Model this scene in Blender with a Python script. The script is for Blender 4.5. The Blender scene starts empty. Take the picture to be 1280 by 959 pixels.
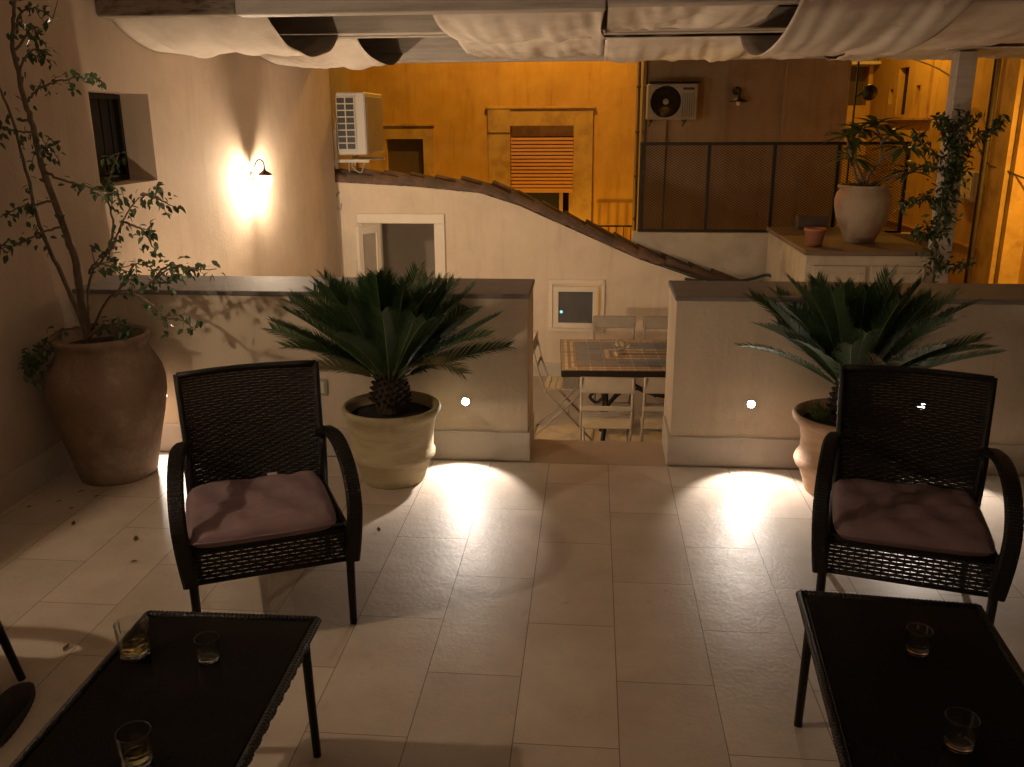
import bpy, math, random
from mathutils import Vector, Matrix
random.seed(7)
PI = math.pi
R = math.radians
S = bpy.context.scene
col = bpy.data.collections.new('Terrace'); S.collection.children.link(col)

# ---------------------------------------------------------------- materials
def nd(nt, t, **kw):
    n = nt.nodes.new(t)
    for k, v in kw.items():
        if k in n.inputs: n.inputs[k].default_value = v
        else: setattr(n, k, v)
    return n

def mat(name, c1, c2=None, scale=6.0, rough=0.6, bump=0.0, bscale=60.0, metal=0.0, detail=6.0, rvar=0.0, stretch=None, stain=None, sscale=1.3, spec=0.5):
    m = bpy.data.materials.new(name); m.use_nodes = True
    nt = m.node_tree; b = nt.nodes['Principled BSDF']
    b.inputs['Roughness'].default_value = rough; b.inputs['Metallic'].default_value = metal
    b.inputs['Specular IOR Level'].default_value = spec
    tc = nd(nt, 'ShaderNodeTexCoord'); src = tc.outputs['Object']
    if stretch:
        mp = nd(nt, 'ShaderNodeMapping'); mp.inputs['Scale'].default_value = stretch
        nt.links.new(src, mp.inputs[0]); src = mp.outputs[0]
    c2 = c2 or tuple(x * 0.8 for x in c1)
    n = nd(nt, 'ShaderNodeTexNoise', Scale=scale, Detail=detail, Roughness=0.6)
    nt.links.new(src, n.inputs['Vector'])
    r = nd(nt, 'ShaderNodeValToRGB'); r.color_ramp.elements[0].position = 0.32; r.color_ramp.elements[1].position = 0.68
    r.color_ramp.elements[0].color = (*c1, 1); r.color_ramp.elements[1].color = (*c2, 1)
    nt.links.new(n.outputs['Fac'], r.inputs['Fac']); out = r.outputs['Color']
    if stain:
        n2 = nd(nt, 'ShaderNodeTexNoise', Scale=sscale, Detail=8.0, Roughness=0.7)
        nt.links.new(src, n2.inputs['Vector'])
        r2 = nd(nt, 'ShaderNodeValToRGB'); r2.color_ramp.elements[0].position = 0.48; r2.color_ramp.elements[1].position = 0.66
        nt.links.new(n2.outputs['Fac'], r2.inputs['Fac'])
        mx = nd(nt, 'ShaderNodeMix', data_type='RGBA')
        nt.links.new(r2.outputs['Color'], mx.inputs[0]); nt.links.new(out, mx.inputs[6]); mx.inputs[7].default_value = (*stain, 1)
        out = mx.outputs[2]
    nt.links.new(out, b.inputs['Base Color'])
    if rvar:
        mr = nd(nt, 'ShaderNodeMapRange'); mr.inputs['To Min'].default_value = rough - rvar; mr.inputs['To Max'].default_value = rough + rvar
        nt.links.new(n.outputs['Fac'], mr.inputs['Value']); nt.links.new(mr.outputs[0], b.inputs['Roughness'])
    if bump:
        n3 = nd(nt, 'ShaderNodeTexNoise', Scale=bscale, Detail=5.0)
        nt.links.new(src, n3.inputs['Vector'])
        bp = nd(nt, 'ShaderNodeBump', Strength=bump, Distance=0.01)
        nt.links.new(n3.outputs['Fac'], bp.inputs['Height']); nt.links.new(bp.outputs[0], b.inputs['Normal'])
    return m

def emis(name, c, s):
    m = bpy.data.materials.new(name); m.use_nodes = True
    b = m.node_tree.nodes['Principled BSDF']
    b.inputs['Base Color'].default_value = (*c, 1)
    b.inputs['Emission Color'].default_value = (*c, 1); b.inputs['Emission Strength'].default_value = s
    return m

def glassmat(name, c=(1, 1, 1), ior=1.45, rough=0.0, trans=1.0):
    m = bpy.data.materials.new(name); m.use_nodes = True
    b = m.node_tree.nodes['Principled BSDF']
    b.inputs['Base Color'].default_value = (*c, 1); b.inputs['Roughness'].default_value = rough
    b.inputs['Transmission Weight'].default_value = trans; b.inputs['IOR'].default_value = ior
    return m

def plaster(name, c1, c2, stain, ss=1.1, dirt=.35):
    m = mat(name, c1, c2, scale=3.0, rough=0.85, bump=0.25, bscale=45.0, stain=stain, sscale=ss, spec=0.2)
    nt = m.node_tree; b = nt.nodes['Principled BSDF']; src = b.inputs['Base Color'].links[0].from_socket
    tc = nd(nt, 'ShaderNodeTexCoord'); mp = nd(nt, 'ShaderNodeMapping'); mp.inputs['Scale'].default_value = (5, 5, .55)
    nt.links.new(tc.outputs['Object'], mp.inputs[0])
    n = nd(nt, 'ShaderNodeTexNoise', Scale=1.6, Detail=9.0, Roughness=.7); nt.links.new(mp.outputs[0], n.inputs['Vector'])
    r = nd(nt, 'ShaderNodeValToRGB'); r.color_ramp.elements[0].position = .52; r.color_ramp.elements[1].position = .78
    r.color_ramp.elements[0].color = (1, 1, 1, 1); r.color_ramp.elements[1].color = (.62, .56, .50, 1)
    nt.links.new(n.outputs['Fac'], r.inputs['Fac'])
    mx = nd(nt, 'ShaderNodeMix', data_type='RGBA', blend_type='MULTIPLY'); mx.inputs[0].default_value = dirt
    nt.links.new(src, mx.inputs[6]); nt.links.new(r.outputs['Color'], mx.inputs[7]); nt.links.new(mx.outputs[2], b.inputs['Base Color'])
    return m

M = {}
M['wall'] = plaster('cream_plaster', (.63, .52, .42), (.56, .46, .365), (.53, .43, .34), 1.6)
M['parapet'] = plaster('parapet_plaster', (.72, .61, .47), (.66, .56, .43), (.60, .50, .385), 2.0)
M['house'] = plaster('house_plaster', (.76, .64, .50), (.70, .59, .46), (.64, .53, .41), 1.4)
M['orange'] = plaster('ochre_plaster', (.60, .36, .10), (.52, .29, .07), (.42, .24, .08), .5, .8)
M['orange_trim'] = plaster('ochre_trim', (.58, .38, .14), (.46, .30, .12), (.36, .22, .09), 2.5)
M['yellow'] = plaster('yellow_plaster', (.68, .45, .14), (.60, .38, .11), (.50, .30, .09), .6, .8)
M['brown'] = plaster('grey_plaster', (.32, .25, .18), (.27, .205, .145), (.21, .16, .11), .5, .8)
M['cap'] = mat('coping_stone', (.235, .205, .19), (.185, .16, .15), scale=9, rough=.65, bump=.2, bscale=70)
M['plinth'] = mat('plinth_stone', (.60, .54, .46), (.50, .44, .37), scale=3, rough=.5, bump=.2, bscale=60)
M['sill'] = mat('threshold_stone', (.46, .37, .29), (.40, .32, .25), scale=5, rough=.5, bump=.2)
M['white_metal'] = mat('white_paint', (.66, .62, .55), (.58, .54, .47), scale=4, rough=.4, stain=(.48, .43, .36), sscale=4)
M['frame'] = mat('frame_paint', (.78, .70, .58), (.72, .64, .52), scale=4, rough=.4)
M['beam'] = mat('white_beam', (.50, .46, .42), (.42, .385, .35), scale=3, rough=.6, bump=.2, stretch=(1, 10, 10), stain=(.36, .31, .27), sscale=2)
M['oldbeam'] = mat('weathered_beam', (.34, .29, .24), (.25, .20, .16), scale=5, rough=.8, bump=.5, stretch=(2, 9, 9), stain=(.07, .05, .04), sscale=3)
M['cloth'] = mat('canopy_cloth', (.70, .64, .58), (.63, .575, .515), scale=8, rough=.9, bump=.35, bscale=14, stain=(.55, .485, .42), sscale=2.5, spec=.1)
M['roofboard'] = mat('roof_board', (.16, .13, .10), (.11, .09, .07), scale=3, rough=.9)
M['wicker'] = mat('dark_wicker', (.009, .0065, .006), (.006, .0045, .004), scale=30, rough=.42, bump=.5, bscale=160, spec=.32)
M['cushion'] = mat('mauve_cushion', (.225, .155, .165), (.19, .13, .14), scale=10, rough=.92, bump=.8, bscale=16, spec=.15)
M['tag'] = mat('tag_cloth', (.5, .45, .42), rough=.9)
M['tabletop'] = mat('black_glass', (.004, .0035, .004), (.006, .005, .005), scale=3, rough=.16, rvar=.05, spec=.06)
M['terracotta'] = mat('aged_terracotta', (.27, .175, .12), (.20, .13, .09), scale=5, rough=.85, bump=.5, bscale=28, stain=(.40, .31, .23), sscale=3.2)
M['potcream'] = mat('cream_pot', (.50, .42, .25), (.43, .35, .20), scale=6, rough=.7, bump=.3, bscale=30, stretch=(1, 1, 5), stain=(.36, .28, .15), sscale=3)
M['potpink'] = mat('pink_clay_pot', (.56, .36, .24), (.48, .30, .19), scale=6, rough=.75, bump=.3, bscale=30, stretch=(1, 1, 5), stain=(.42, .30, .19), sscale=3)
M['urn'] = mat('pale_clay_urn', (.34, .27, .20), (.27, .21, .155), scale=4, rough=.8, bump=.3, bscale=25, stain=(.30, .15, .10), sscale=3.5)
M['clay'] = mat('red_clay', (.33, .14, .08), (.27, .11, .06), rough=.8, bump=.2)
M['soil'] = mat('soil', (.035, .024, .017), (.015, .011, .008), scale=25, rough=1, bump=1, bscale=60)
M['palm'] = mat('palm_green', (.026, .062, .018), (.042, .085, .026), scale=9, rough=.55, spec=.3)
M['rachis'] = mat('rachis_green', (.16, .20, .08), (.12, .16, .06), rough=.5)
M['palmtrunk'] = mat('palm_trunk', (.055, .035, .022), (.03, .02, .013), scale=30, rough=.95, bump=1, bscale=50)
M['leaf'] = mat('leaf_green', (.06, .105, .035), (.04, .075, .025), scale=12, rough=.4)
M['leafdark'] = mat('creeper_green', (.045, .075, .022), (.03, .055, .018), scale=12, rough=.45)
M['plume'] = mat('plumeria_green', (.08, .11, .03), (.06, .09, .025), scale=8, rough=.4)
M['bark'] = mat('grey_bark', (.20, .145, .10), (.13, .095, .065), scale=20, rough=.9, bump=.6, bscale=60)
M['deadleaf'] = mat('dry_leaf', (.10, .06, .03), (.06, .035, .02), rough=.9)
M['tile'] = mat('old_roof_tile', (.22, .125, .08), (.10, .07, .052), scale=4, rough=.9, bump=.5, bscale=30, stain=(.09, .075, .06), sscale=5)
M['shutter'] = mat('roller_shutter', (.66, .34, .13), (.60, .30, .11), scale=3, rough=.5)
M['dark'] = mat('dark_interior', (.012, .010, .009), (.008, .007, .006), rough=.6)
M['wooddoor'] = mat('brown_door', (.10, .065, .045), (.08, .05, .035), scale=4, rough=.6, stretch=(8, 8, 1))
M['iron'] = mat('black_iron', (.012, .010, .010), (.02, .015, .012), scale=20, rough=.45, metal=.4)
M['pipe'] = mat('old_pipe', (.10, .07, .05), (.06, .04, .03), scale=9, rough=.6)
M['palepipe'] = mat('pale_cable', (.45, .40, .34), rough=.6)
M['ac'] = mat('ac_cream', (.60, .56, .50), (.54, .50, .44), scale=3, rough=.45)
M['acdarker'] = mat('ac_darker', (.34, .30, .24), (.28, .24, .19), scale=3, rough=.5)  # darker tone of the cream casing colour
M['acdark'] = mat('ac_grille_dark', (.03, .028, .026), rough=.5)
M['bistro'] = mat('grey_painted_metal', (.36, .31, .25), (.31, .265, .21), scale=10, rough=.45)
M['cabinet'] = mat('cabinet_white', (.50, .44, .35), (.42, .37, .29), scale=4, rough=.6, stain=(.36, .30, .23), sscale=2)
M['cabtop'] = mat('cabinet_top', (.19, .13, .095), (.15, .10, .075), scale=6, rough=.75, bump=.3)
M['room'] = mat('inner_room', (.42, .36, .30), (.38, .33, .27), rough=.9)
M['switch'] = mat('socket_plastic', (.45, .40, .33), rough=.4)
M['hose'] = mat('green_hose', (.02, .03, .02), rough=.4)
M['shoe'] = mat('black_suede', (.012, .011, .011), (.02, .018, .017), scale=30, rough=.95, bump=.6, bscale=120)
M['sole'] = mat('rubber_sole', (.03, .028, .026), rough=.7)
M['street'] = mat('street_ground', (.10, .085, .07), (.07, .06, .05), scale=1.5, rough=.9, bump=.4)
M['patio'] = mat('patio_paving', (.46, .38, .30), (.40, .33, .26), scale=4, rough=.42, bump=.3, bscale=35)
M['napkin'] = mat('cream_paper', (.62, .54, .38), rough=.9)
M['glass'] = glassmat('clear_glass', (1, 1, 1))
def thin_glass():
    m = bpy.data.materials.new('thin_glass'); m.use_nodes = True; nt = m.node_tree; L = nt.links.new
    out = nt.nodes['Material Output']; nt.nodes.remove(nt.nodes['Principled BSDF'])
    tr_ = nd(nt, 'ShaderNodeBsdfTransparent'); tr_.inputs[0].default_value = (.96, .97, .96, 1)
    gl = nd(nt, 'ShaderNodeBsdfGlossy'); gl.inputs['Roughness'].default_value = .02
    lw_ = nd(nt, 'ShaderNodeLayerWeight'); lw_.inputs['Blend'].default_value = .5
    pw = nd(nt, 'ShaderNodeMath', operation='POWER'); pw.inputs[1].default_value = 2.6; L(lw_.outputs['Facing'], pw.inputs[0])
    ma = nd(nt, 'ShaderNodeMath', operation='MULTIPLY_ADD'); ma.inputs[1].default_value = .95; ma.inputs[2].default_value = .06; L(pw.outputs[0], ma.inputs[0])
    mx = nd(nt, 'ShaderNodeMixShader'); L(ma.outputs[0], mx.inputs[0]); L(tr_.outputs[0], mx.inputs[1]); L(gl.outputs[0], mx.inputs[2]); L(mx.outputs[0], out.inputs['Surface']); return m
M['thin'] = thin_glass()
M['liquid'] = glassmat('pale_drink', (.93, .80, .38), 1.33)
M['pane'] = mat('window_pane', (.12, .12, .125), (.10, .10, .105), rough=.08)
M['bulb'] = emis('lit_globe', (1.0, .80, .52), 34.0)
M['spotlens'] = emis('lit_lens', (1.0, .90, .74), 300.0)
M['sodium'] = emis('sodium_lens', (1.0, .52, .10), 20.0)
M['glint'] = emis('window_glint', (.25, .8, .9), .9)  # glowing colour standing in for a reflection in the small window
M['boxface'] = mat('meter_box', (.68, .60, .42), rough=.5)

def floor_material():
    m = bpy.data.materials.new('terrace_tiles'); m.use_nodes = True
    nt = m.node_tree; b = nt.nodes['Principled BSDF']; L = nt.links.new
    tc = nd(nt, 'ShaderNodeTexCoord'); mp = nd(nt, 'ShaderNodeMapping')
    # bricks run along y: texture x = world y, texture y = world x
    sep = nd(nt, 'ShaderNodeSeparateXYZ'); L(tc.outputs['Object'], sep.inputs[0])
    cmb = nd(nt, 'ShaderNodeCombineXYZ')
    ax = nd(nt, 'ShaderNodeMath', operation='ADD'); ax.inputs[1].default_value = -3.640 + .6213 * 20
    ay = nd(nt, 'ShaderNodeMath', operation='ADD'); ay.inputs[1].default_value = .489 + .2963 * 19
    L(sep.outputs['Y'], ax.inputs[0]); L(sep.outputs['X'], ay.inputs[0])
    L(ax.outputs[0], cmb.inputs['X']); L(ay.outputs[0], cmb.inputs['Y'])
    br = nd(nt, 'ShaderNodeTexBrick'); br.offset = .5; br.offset_frequency = 2; br.squash = 1
    br.inputs['Scale'].default_value = 1; br.inputs['Brick Width'].default_value = .6213; br.inputs['Row Height'].default_value = .2963
    br.inputs['Mortar Size'].default_value = .0018; br.inputs['Mortar Smooth'].default_value = .15; br.inputs['Bias'].default_value = 0
    br.inputs['Color1'].default_value = (.68, .59, .50, 1); br.inputs['Color2'].default_value = (.56, .48, .40, 1)
    br.inputs['Mortar'].default_value = (.25, .195, .15, 1)
    L(cmb.outputs[0], br.inputs['Vector'])
    n = nd(nt, 'ShaderNodeTexNoise', Scale=3.5, Detail=9.0, Roughness=.65); L(tc.outputs['Object'], n.inputs['Vector'])
    rp = nd(nt, 'ShaderNodeValToRGB'); rp.color_ramp.elements[0].position = .3; rp.color_ramp.elements[1].position = .75
    rp.color_ramp.elements[0].color = (1, 1, 1, 1); rp.color_ramp.elements[1].color = (.74, .70, .66, 1)
    L(n.outputs['Fac'], rp.inputs['Fac'])
    mx = nd(nt, 'ShaderNodeMix', data_type='RGBA', blend_type='MULTIPLY'); mx.inputs[0].default_value = 1
    L(br.outputs['Color'], mx.inputs[6]); L(rp.outputs['Color'], mx.inputs[7])
    # small scuffs and spots
    n5 = nd(nt, 'ShaderNodeTexNoise', Scale=11.0, Detail=10.0, Roughness=.75); L(tc.outputs['Object'], n5.inputs['Vector'])
    r5 = nd(nt, 'ShaderNodeValToRGB'); r5.color_ramp.elements[0].position = .60; r5.color_ramp.elements[1].position = .74
    r5.color_ramp.elements[0].color = (1, 1, 1, 1); r5.color_ramp.elements[1].color = (.64, .57, .50, 1)
    L(n5.outputs['Fac'], r5.inputs['Fac'])
    mx2 = nd(nt, 'ShaderNodeMix', data_type='RGBA', blend_type='MULTIPLY'); mx2.inputs[0].default_value = 1
    L(mx.outputs[2], mx2.inputs[6]); L(r5.outputs['Color'], mx2.inputs[7])
    L(mx2.outputs[2], b.inputs['Base Color'])
    mr = nd(nt, 'ShaderNodeMapRange'); mr.inputs['To Min'].default_value = .38; mr.inputs['To Max'].default_value = .58
    L(n.outputs['Fac'], mr.inputs['Value']); L(mr.outputs[0], b.inputs['Roughness'])
    n2 = nd(nt, 'ShaderNodeTexNoise', Scale=62.0, Detail=4.0, Roughness=.6); L(tc.outputs['Object'], n2.inputs['Vector'])
    n4 = nd(nt, 'ShaderNodeTexNoise', Scale=18.0, Detail=2.0); L(tc.outputs['Object'], n4.inputs['Vector'])
    ad = nd(nt, 'ShaderNodeMath', operation='ADD'); L(n2.outputs['Fac'], ad.inputs[0]); L(n4.outputs['Fac'], ad.inputs[1])
    bp = nd(nt, 'ShaderNodeBump', Strength=.24, Distance=.006); L(ad.outputs[0], bp.inputs['Height'])
    bp2 = nd(nt, 'ShaderNodeBump', Strength=.6, Distance=.003, invert=True)
    L(br.outputs['Fac'], bp2.inputs['Height']); L(bp.outputs[0], bp2.inputs['Normal']); L(bp2.outputs[0], b.inputs['Normal'])
    return m
M['floor'] = floor_material()

def mosaic_material():
    m = bpy.data.materials.new('mosaic_top'); m.use_nodes = True
    nt = m.node_tree; b = nt.nodes['Principled BSDF']; L = nt.links.new
    b.inputs['Roughness'].default_value = .3
    tc = nd(nt, 'ShaderNodeTexCoord'); sep = nd(nt, 'ShaderNodeSeparateXYZ'); L(tc.outputs['Object'], sep.inputs[0])
    def math_(op, a, bb=None, c=None):
        n = nd(nt, 'ShaderNodeMath', operation=op)
        for i, v in enumerate((a, bb, c)):
            if v is None: continue
            if isinstance(v, (int, float)): n.inputs[i].default_value = v
            else: L(v, n.inputs[i])
        return n.outputs[0]
    # distance to the nearest edge of the 2.3 x 1.05 top
    dx = math_('SUBTRACT', 1.15, math_('ABSOLUTE', sep.outputs['X']))
    dy = math_('SUBTRACT', .525, math_('ABSOLUTE', sep.outputs['Y']))
    d = math_('MINIMUM', dx, dy)
    rp = nd(nt, 'ShaderNodeValToRGB'); cr = rp.color_ramp; cr.interpolation = 'CONSTANT'
    stops = [(0, (.22, .15, .12)), (.025, (.48, .42, .34)), (.05, (.16, .08, .08)), (.075, (.48, .42, .34)), (.10, (.14, .10, .12)),
             (.14, (.09, .13, .24)), (.36, (.40, .34, .26)), (.40, (.08, .07, .10)), (.44, (.44, .37, .29)), (.48, (.10, .07, .08))]
    while len(cr.elements) < len(stops): cr.elements.new(.5)
    for e, (p, c) in zip(cr.elements, stops): e.position = p; e.color = (*c, 1)
    L(d, rp.inputs['Fac'])
    br = nd(nt, 'ShaderNodeTexBrick'); br.offset = 0
    br.inputs['Scale'].default_value = 1; br.inputs['Brick Width'].default_value = .115; br.inputs['Row Height'].default_value = .115
    br.inputs['Mortar Size'].default_value = .004
    br.inputs['Color1'].default_value = (1, 1, 1, 1); br.inputs['Color2'].default_value = (.6, .6, .6, 1); br.inputs['Mortar'].default_value = (1.8, 1.6, 1.4, 1)
    L(tc.outputs['Object'], br.inputs['Vector'])
    vo = nd(nt, 'ShaderNodeTexVoronoi', Scale=38.0); L(tc.outputs['Object'], vo.inputs['Vector'])
    r2 = nd(nt, 'ShaderNodeValToRGB'); r2.color_ramp.elements[0].color = (.45, .45, .45, 1); r2.color_ramp.elements[1].color = (1.3, 1.3, 1.3, 1)
    L(vo.outputs['Color'], r2.inputs['Fac'])
    m1 = nd(nt, 'ShaderNodeMix', data_type='RGBA', blend_type='MULTIPLY'); m1.inputs[0].default_value = 1
    m2 = nd(nt, 'ShaderNodeMix', data_type='RGBA', blend_type='MULTIPLY'); m2.inputs[0].default_value = .8
    L(rp.outputs['Color'], m1.inputs[6]); L(br.outputs['Color'], m1.inputs[7])
    L(m1.outputs[2], m2.inputs[6]); L(r2.outputs['Color'], m2.inputs[7]); L(m2.outputs[2], b.inputs['Base Color'])
    return m
M['mosaic'] = mosaic_material()

# ---------------------------------------------------------------- mesh builder
class MB:
    def __init__(s, smooth=False): s.v = []; s.f = []; s.smooth = smooth; s.T = Matrix.Identity(4)
    def add(s, vs, fs):
        o = len(s.v); s.v += [tuple(s.T @ Vector(v)) for v in vs]; s.f += [tuple(i + o for i in f) for f in fs]; return s
    def box(s, x0, x1, y0, y1, z0, z1):
        vs = [(x, y, z) for x in (x0, x1) for y in (y0, y1) for z in (z0, z1)]
        return s.add(vs, [(0, 1, 3, 2), (4, 6, 7, 5), (0, 4, 5, 1), (2, 3, 7, 6), (0, 2, 6, 4), (1, 5, 7, 3)])
    def bevbox(s, x0, x1, y0, y1, z0, z1, b=.006):
        # box with chamfered edges
        vs = []; cx, cy, cz = (x0 + x1) / 2, (y0 + y1) / 2, (z0 + z1) / 2
        hx, hy, hz = (x1 - x0) / 2, (y1 - y0) / 2, (z1 - z0) / 2
        idx = {}
        for sx in (-1, 1):
            for sy in (-1, 1):
                for sz in (-1, 1):
                    for ax in range(3):
                        h = [hx - b, hy - b, hz - b]; h[ax] += b
                        idx[(sx, sy, sz, ax)] = len(vs)
                        vs.append((cx + sx * h[0], cy + sy * h[1], cz + sz * h[2]))
        fs = []
        for ax in range(3):
            for sg in (-1, 1):
                o = [a for a in range(3) if a != ax]; q = []
                for a, bb in ((-1, -1), (1, -1), (1, 1), (-1, 1)):
                    k = [0, 0, 0]; k[ax] = sg; k[o[0]] = a; k[o[1]] = bb; q.append(idx[(*k, ax)])
                fs.append(tuple(q))
        for ax in range(3):
            o = [a for a in range(3) if a != ax]
            for a in (-1, 1):
                for bb in (-1, 1):
                    k0 = [0, 0, 0]; k0[o[0]] = a; k0[o[1]] = bb; k1 = list(k0); k0[ax] = -1; k1[ax] = 1
                    fs.append((idx[(*k0, o[0])], idx[(*k1, o[0])], idx[(*k1, o[1])], idx[(*k0, o[1])]))
        for sx in (-1, 1):
            for sy in (-1, 1):
                for sz in (-1, 1): fs.append(tuple(idx[(sx, sy, sz, a)] for a in range(3)))
        return s.add(vs, fs)
    def prism(s, poly, y0, y1):     # poly in x,z extruded along y
        n = len(poly); vs = [(x, y0, z) for x, z in poly] + [(x, y1, z) for x, z in poly]
        return s.add(vs, [tuple(range(n)), tuple(range(2 * n - 1, n - 1, -1))] + [(i, i + n, (i + 1) % n + n, (i + 1) % n) for i in range(n)])
    def tube(s, pts, r, n=6, flat=None, cap=True):
        pts = [Vector(p) for p in pts]; m = len(pts); rs = r if hasattr(r, '__len__') else [r] * m
        t0 = (pts[1] - pts[0]).normalized(); up = Vector((0, 0, 1)) if abs(t0.z) < .9 else Vector((1, 0, 0))
        a = t0.cross(up).normalized(); vs = []; fs = []
        for i, p in enumerate(pts):
            t = (pts[min(i + 1, m - 1)] - pts[max(i - 1, 0)]).normalized()
            a = (a - t * a.dot(t)).normalized(); b = t.cross(a)
            for k in range(n):
                an = 2 * PI * k / n; vs.append(p + (a * math.cos(an) + b * math.sin(an)) * rs[i])
        for i in range(m - 1):
            for k in range(n): fs.append((i * n + k, i * n + (k + 1) % n, (i + 1) * n + (k + 1) % n, (i + 1) * n + k))
        if cap: fs.append(tuple(range(n))[::-1]); fs.append(tuple((m - 1) * n + k for k in range(n)))
        return s.add([tuple(v) for v in vs], fs)
    def band(s, pts, w, th, side):    # flat strip swept along pts; side = unit direction of its width (vector or list)
        pts = [Vector(p) for p in pts]; m = len(pts); vs = []; fs = []
        for i, p in enumerate(pts):
            t = (pts[min(i + 1, m - 1)] - pts[max(i - 1, 0)]).normalized()
            sd = Vector(side[i] if isinstance(side, list) else side); sd = (sd - t * sd.dot(t)).normalized(); nn = t.cross(sd)
            for a, b in ((-.5, -.3), (-.35, -.5), (.35, -.5), (.5, -.3), (.5, .3), (.35, .5), (-.35, .5), (-.5, .3)): vs.append(tuple(p + sd * w * a + nn * th * b))
        for i in range(m - 1):
            for k in range(8): fs.append((i * 8 + k, i * 8 + (k + 1) % 8, (i + 1) * 8 + (k + 1) % 8, (i + 1) * 8 + k))
        fs.append(tuple(range(8))[::-1]); fs.append(tuple((m - 1) * 8 + k for k in range(8)))
        return s.add(vs, fs)
    def lathe(s, prof, n=40, c=(0, 0), wob=0.0):
        vs = []; fs = []; m = len(prof)
        for j, (r, z) in enumerate(prof):
            for k in range(n):
                a = 2 * PI * k / n; rr = r * (1 + wob * (math.sin(3 * a + z * 9) + .6 * math.sin(5 * a - z * 14)))
                vs.append((c[0] + rr * math.cos(a), c[1] + rr * math.sin(a), z))
        for j in range(m - 1):
            for k in range(n): fs.append((j * n + k, j * n + (k + 1) % n, (j + 1) * n + (k + 1) % n, (j + 1) * n + k))
        if prof[0][0] > 1e-4: fs.append(tuple(range(n))[::-1])
        if prof[-1][0] > 1e-4: fs.append(tuple((m - 1) * n + k for k in range(n)))
        return s.add(vs, fs)
    def sphere(s, c, r, n=12, sc=(1, 1, 1)):
        prof = [(math.sin(PI * i / n) * r, -math.cos(PI * i / n) * r) for i in range(n + 1)]
        prof[0] = (1e-5, -r); prof[-1] = (1e-5, r); T0 = s.T.copy()
        s.T = T0 @ Matrix.Translation(c) @ Matrix.Diagonal((*sc, 1)); s.lathe(prof, n * 2); s.T = T0; return s
    def build(s, name, m, parent=None, bevel=0):
        me = bpy.data.meshes.new(name); me.from_pydata(s.v, [], s.f); me.update()
        me.materials.append(M[m] if isinstance(m, str) else m)
        if s.smooth:
            for p in me.polygons: p.use_smooth = True
        o = bpy.data.objects.new(name, me); col.objects.link(o)
        if parent: o.parent = parent
        if bevel:
            bv = o.modifiers.new('bevel', 'BEVEL'); bv.width = bevel; bv.segments = 2; bv.limit_method = 'ANGLE'
        return o

def tag(o, label, cat, group=None):
    o['label'] = label; o['category'] = cat
    if group: o['group'] = group
    return o
def struct(o, kind='structure'): o['kind'] = kind; return o
def thing(name, label, cat, loc=(0, 0, 0), rz=0, group=None):
    o = bpy.data.objects.new(name, None); col.objects.link(o); o.empty_display_size = .1
    o.location = loc; o.rotation_euler = (0, 0, rz); return tag(o, label, cat, group)
def copy_tree(o, parent=None):
    c = o.copy(); col.objects.link(c); c.parent = parent
    for ch in list(o.children): copy_tree(ch, c)
    return c
def light(name, kind, energy, color, parent, loc, size=.03, rot=None, **kw):
    l = bpy.data.lights.new(name, kind); l.energy = energy; l.color = color
    if kind != 'SUN': l.shadow_soft_size = size
    for k, v in kw.items(): setattr(l, k, v)
    o = bpy.data.objects.new(name, l); col.objects.link(o); o.parent = parent; o.location = loc
    if rot: o.rotation_euler = rot
    return o
def catmull(P, n=5):
    P = [Vector(p) for p in P]; Q = [P[0] * 2 - P[1]] + P + [P[-1] * 2 - P[-2]]; out = []
    for i in range(1, len(Q) - 2):
        for k in range(n):
            t = k / n; a, b, c, d = Q[i - 1], Q[i], Q[i + 1], Q[i + 2]
            out.append(.5 * ((2 * b) + (c - a) * t + (2 * a - 5 * b + 4 * c - d) * t * t + (3 * b - a - 3 * c + d) * t ** 3))
    out.append(P[-1]); return out

LO = -.96      # level of the lower patio
WARM = (1.0, .69, .40)
SODIUM = (1.0, .50, .065)

# ---------------------------------------------------------------- setting: floors
struct(MB().box(-2.62, 4.5, -2.4, 4.21, -.15, 0).build('floor', 'floor'))
struct(MB().box(-.305, .41, 4.213, 4.56, -.15, .001).build('threshold', 'sill'))
st = MB()
for i in range(4): st.box(-.3, .405, 4.56 + i * .27, 4.56 + (i + 1) * .27, LO, -.19 * (i + 1))
struct(st.build('steps', 'sill'))
struct(MB().box(-3.0, 4.5, 4.21, 9.5, -1.1, LO).build('patio_floor', 'patio'))
struct(MB().box(-60, 60, -30, 90, -4.2, -4.0).build('street', 'street'))

# ---------------------------------------------------------------- left wall with small window
w = thing('side_wall', 'tall cream plaster wall on the left carrying the lit lantern and small dark window', 'wall', (-2.61, 0, 0))
X0, X1 = -.3, 0
b = MB()
b.box(X0, X1, -2.4, 4.625, LO, 3.2); b.box(X0, X1, 5.27, 9.05, LO, 3.2)
b.box(X0, X1, 4.625, 5.27, LO, 1.335); b.box(X0, X1, 4.625, 5.27, 1.83, 3.2)
b.build('wall_face', 'wall', w)
MB().box(0, .012, 2.46, 4.2, 0, .15).build('baseboard', 'plinth', w)
MB().bevbox(0.001, .20, 2.25, 2.45, 0.002, 2.3, .004).build('pilaster', 'wall', w)  # pilaster added out of view to keep near lantern light off the jar
wf = MB(); wf.box(-.20, -.17, 4.63, 5.265, 1.34, 1.37); wf.box(-.20, -.17, 4.63, 5.265, 1.80, 1.825); wf.box(-.20, -.17, 4.63, 4.66, 1.37, 1.80); wf.box(-.20, -.17, 5.235, 5.265, 1.37, 1.80)
for k in range(5): wf.box(-.185, -.175, 4.74 + k * .1, 4.75 + k * .1, 1.37, 1.80)
win = wf.build('window', 'iron', w); MB().box(-.215, -.203, 4.63, 5.265, 1.335, 1.83).build('pane', 'dark', win)
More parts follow.
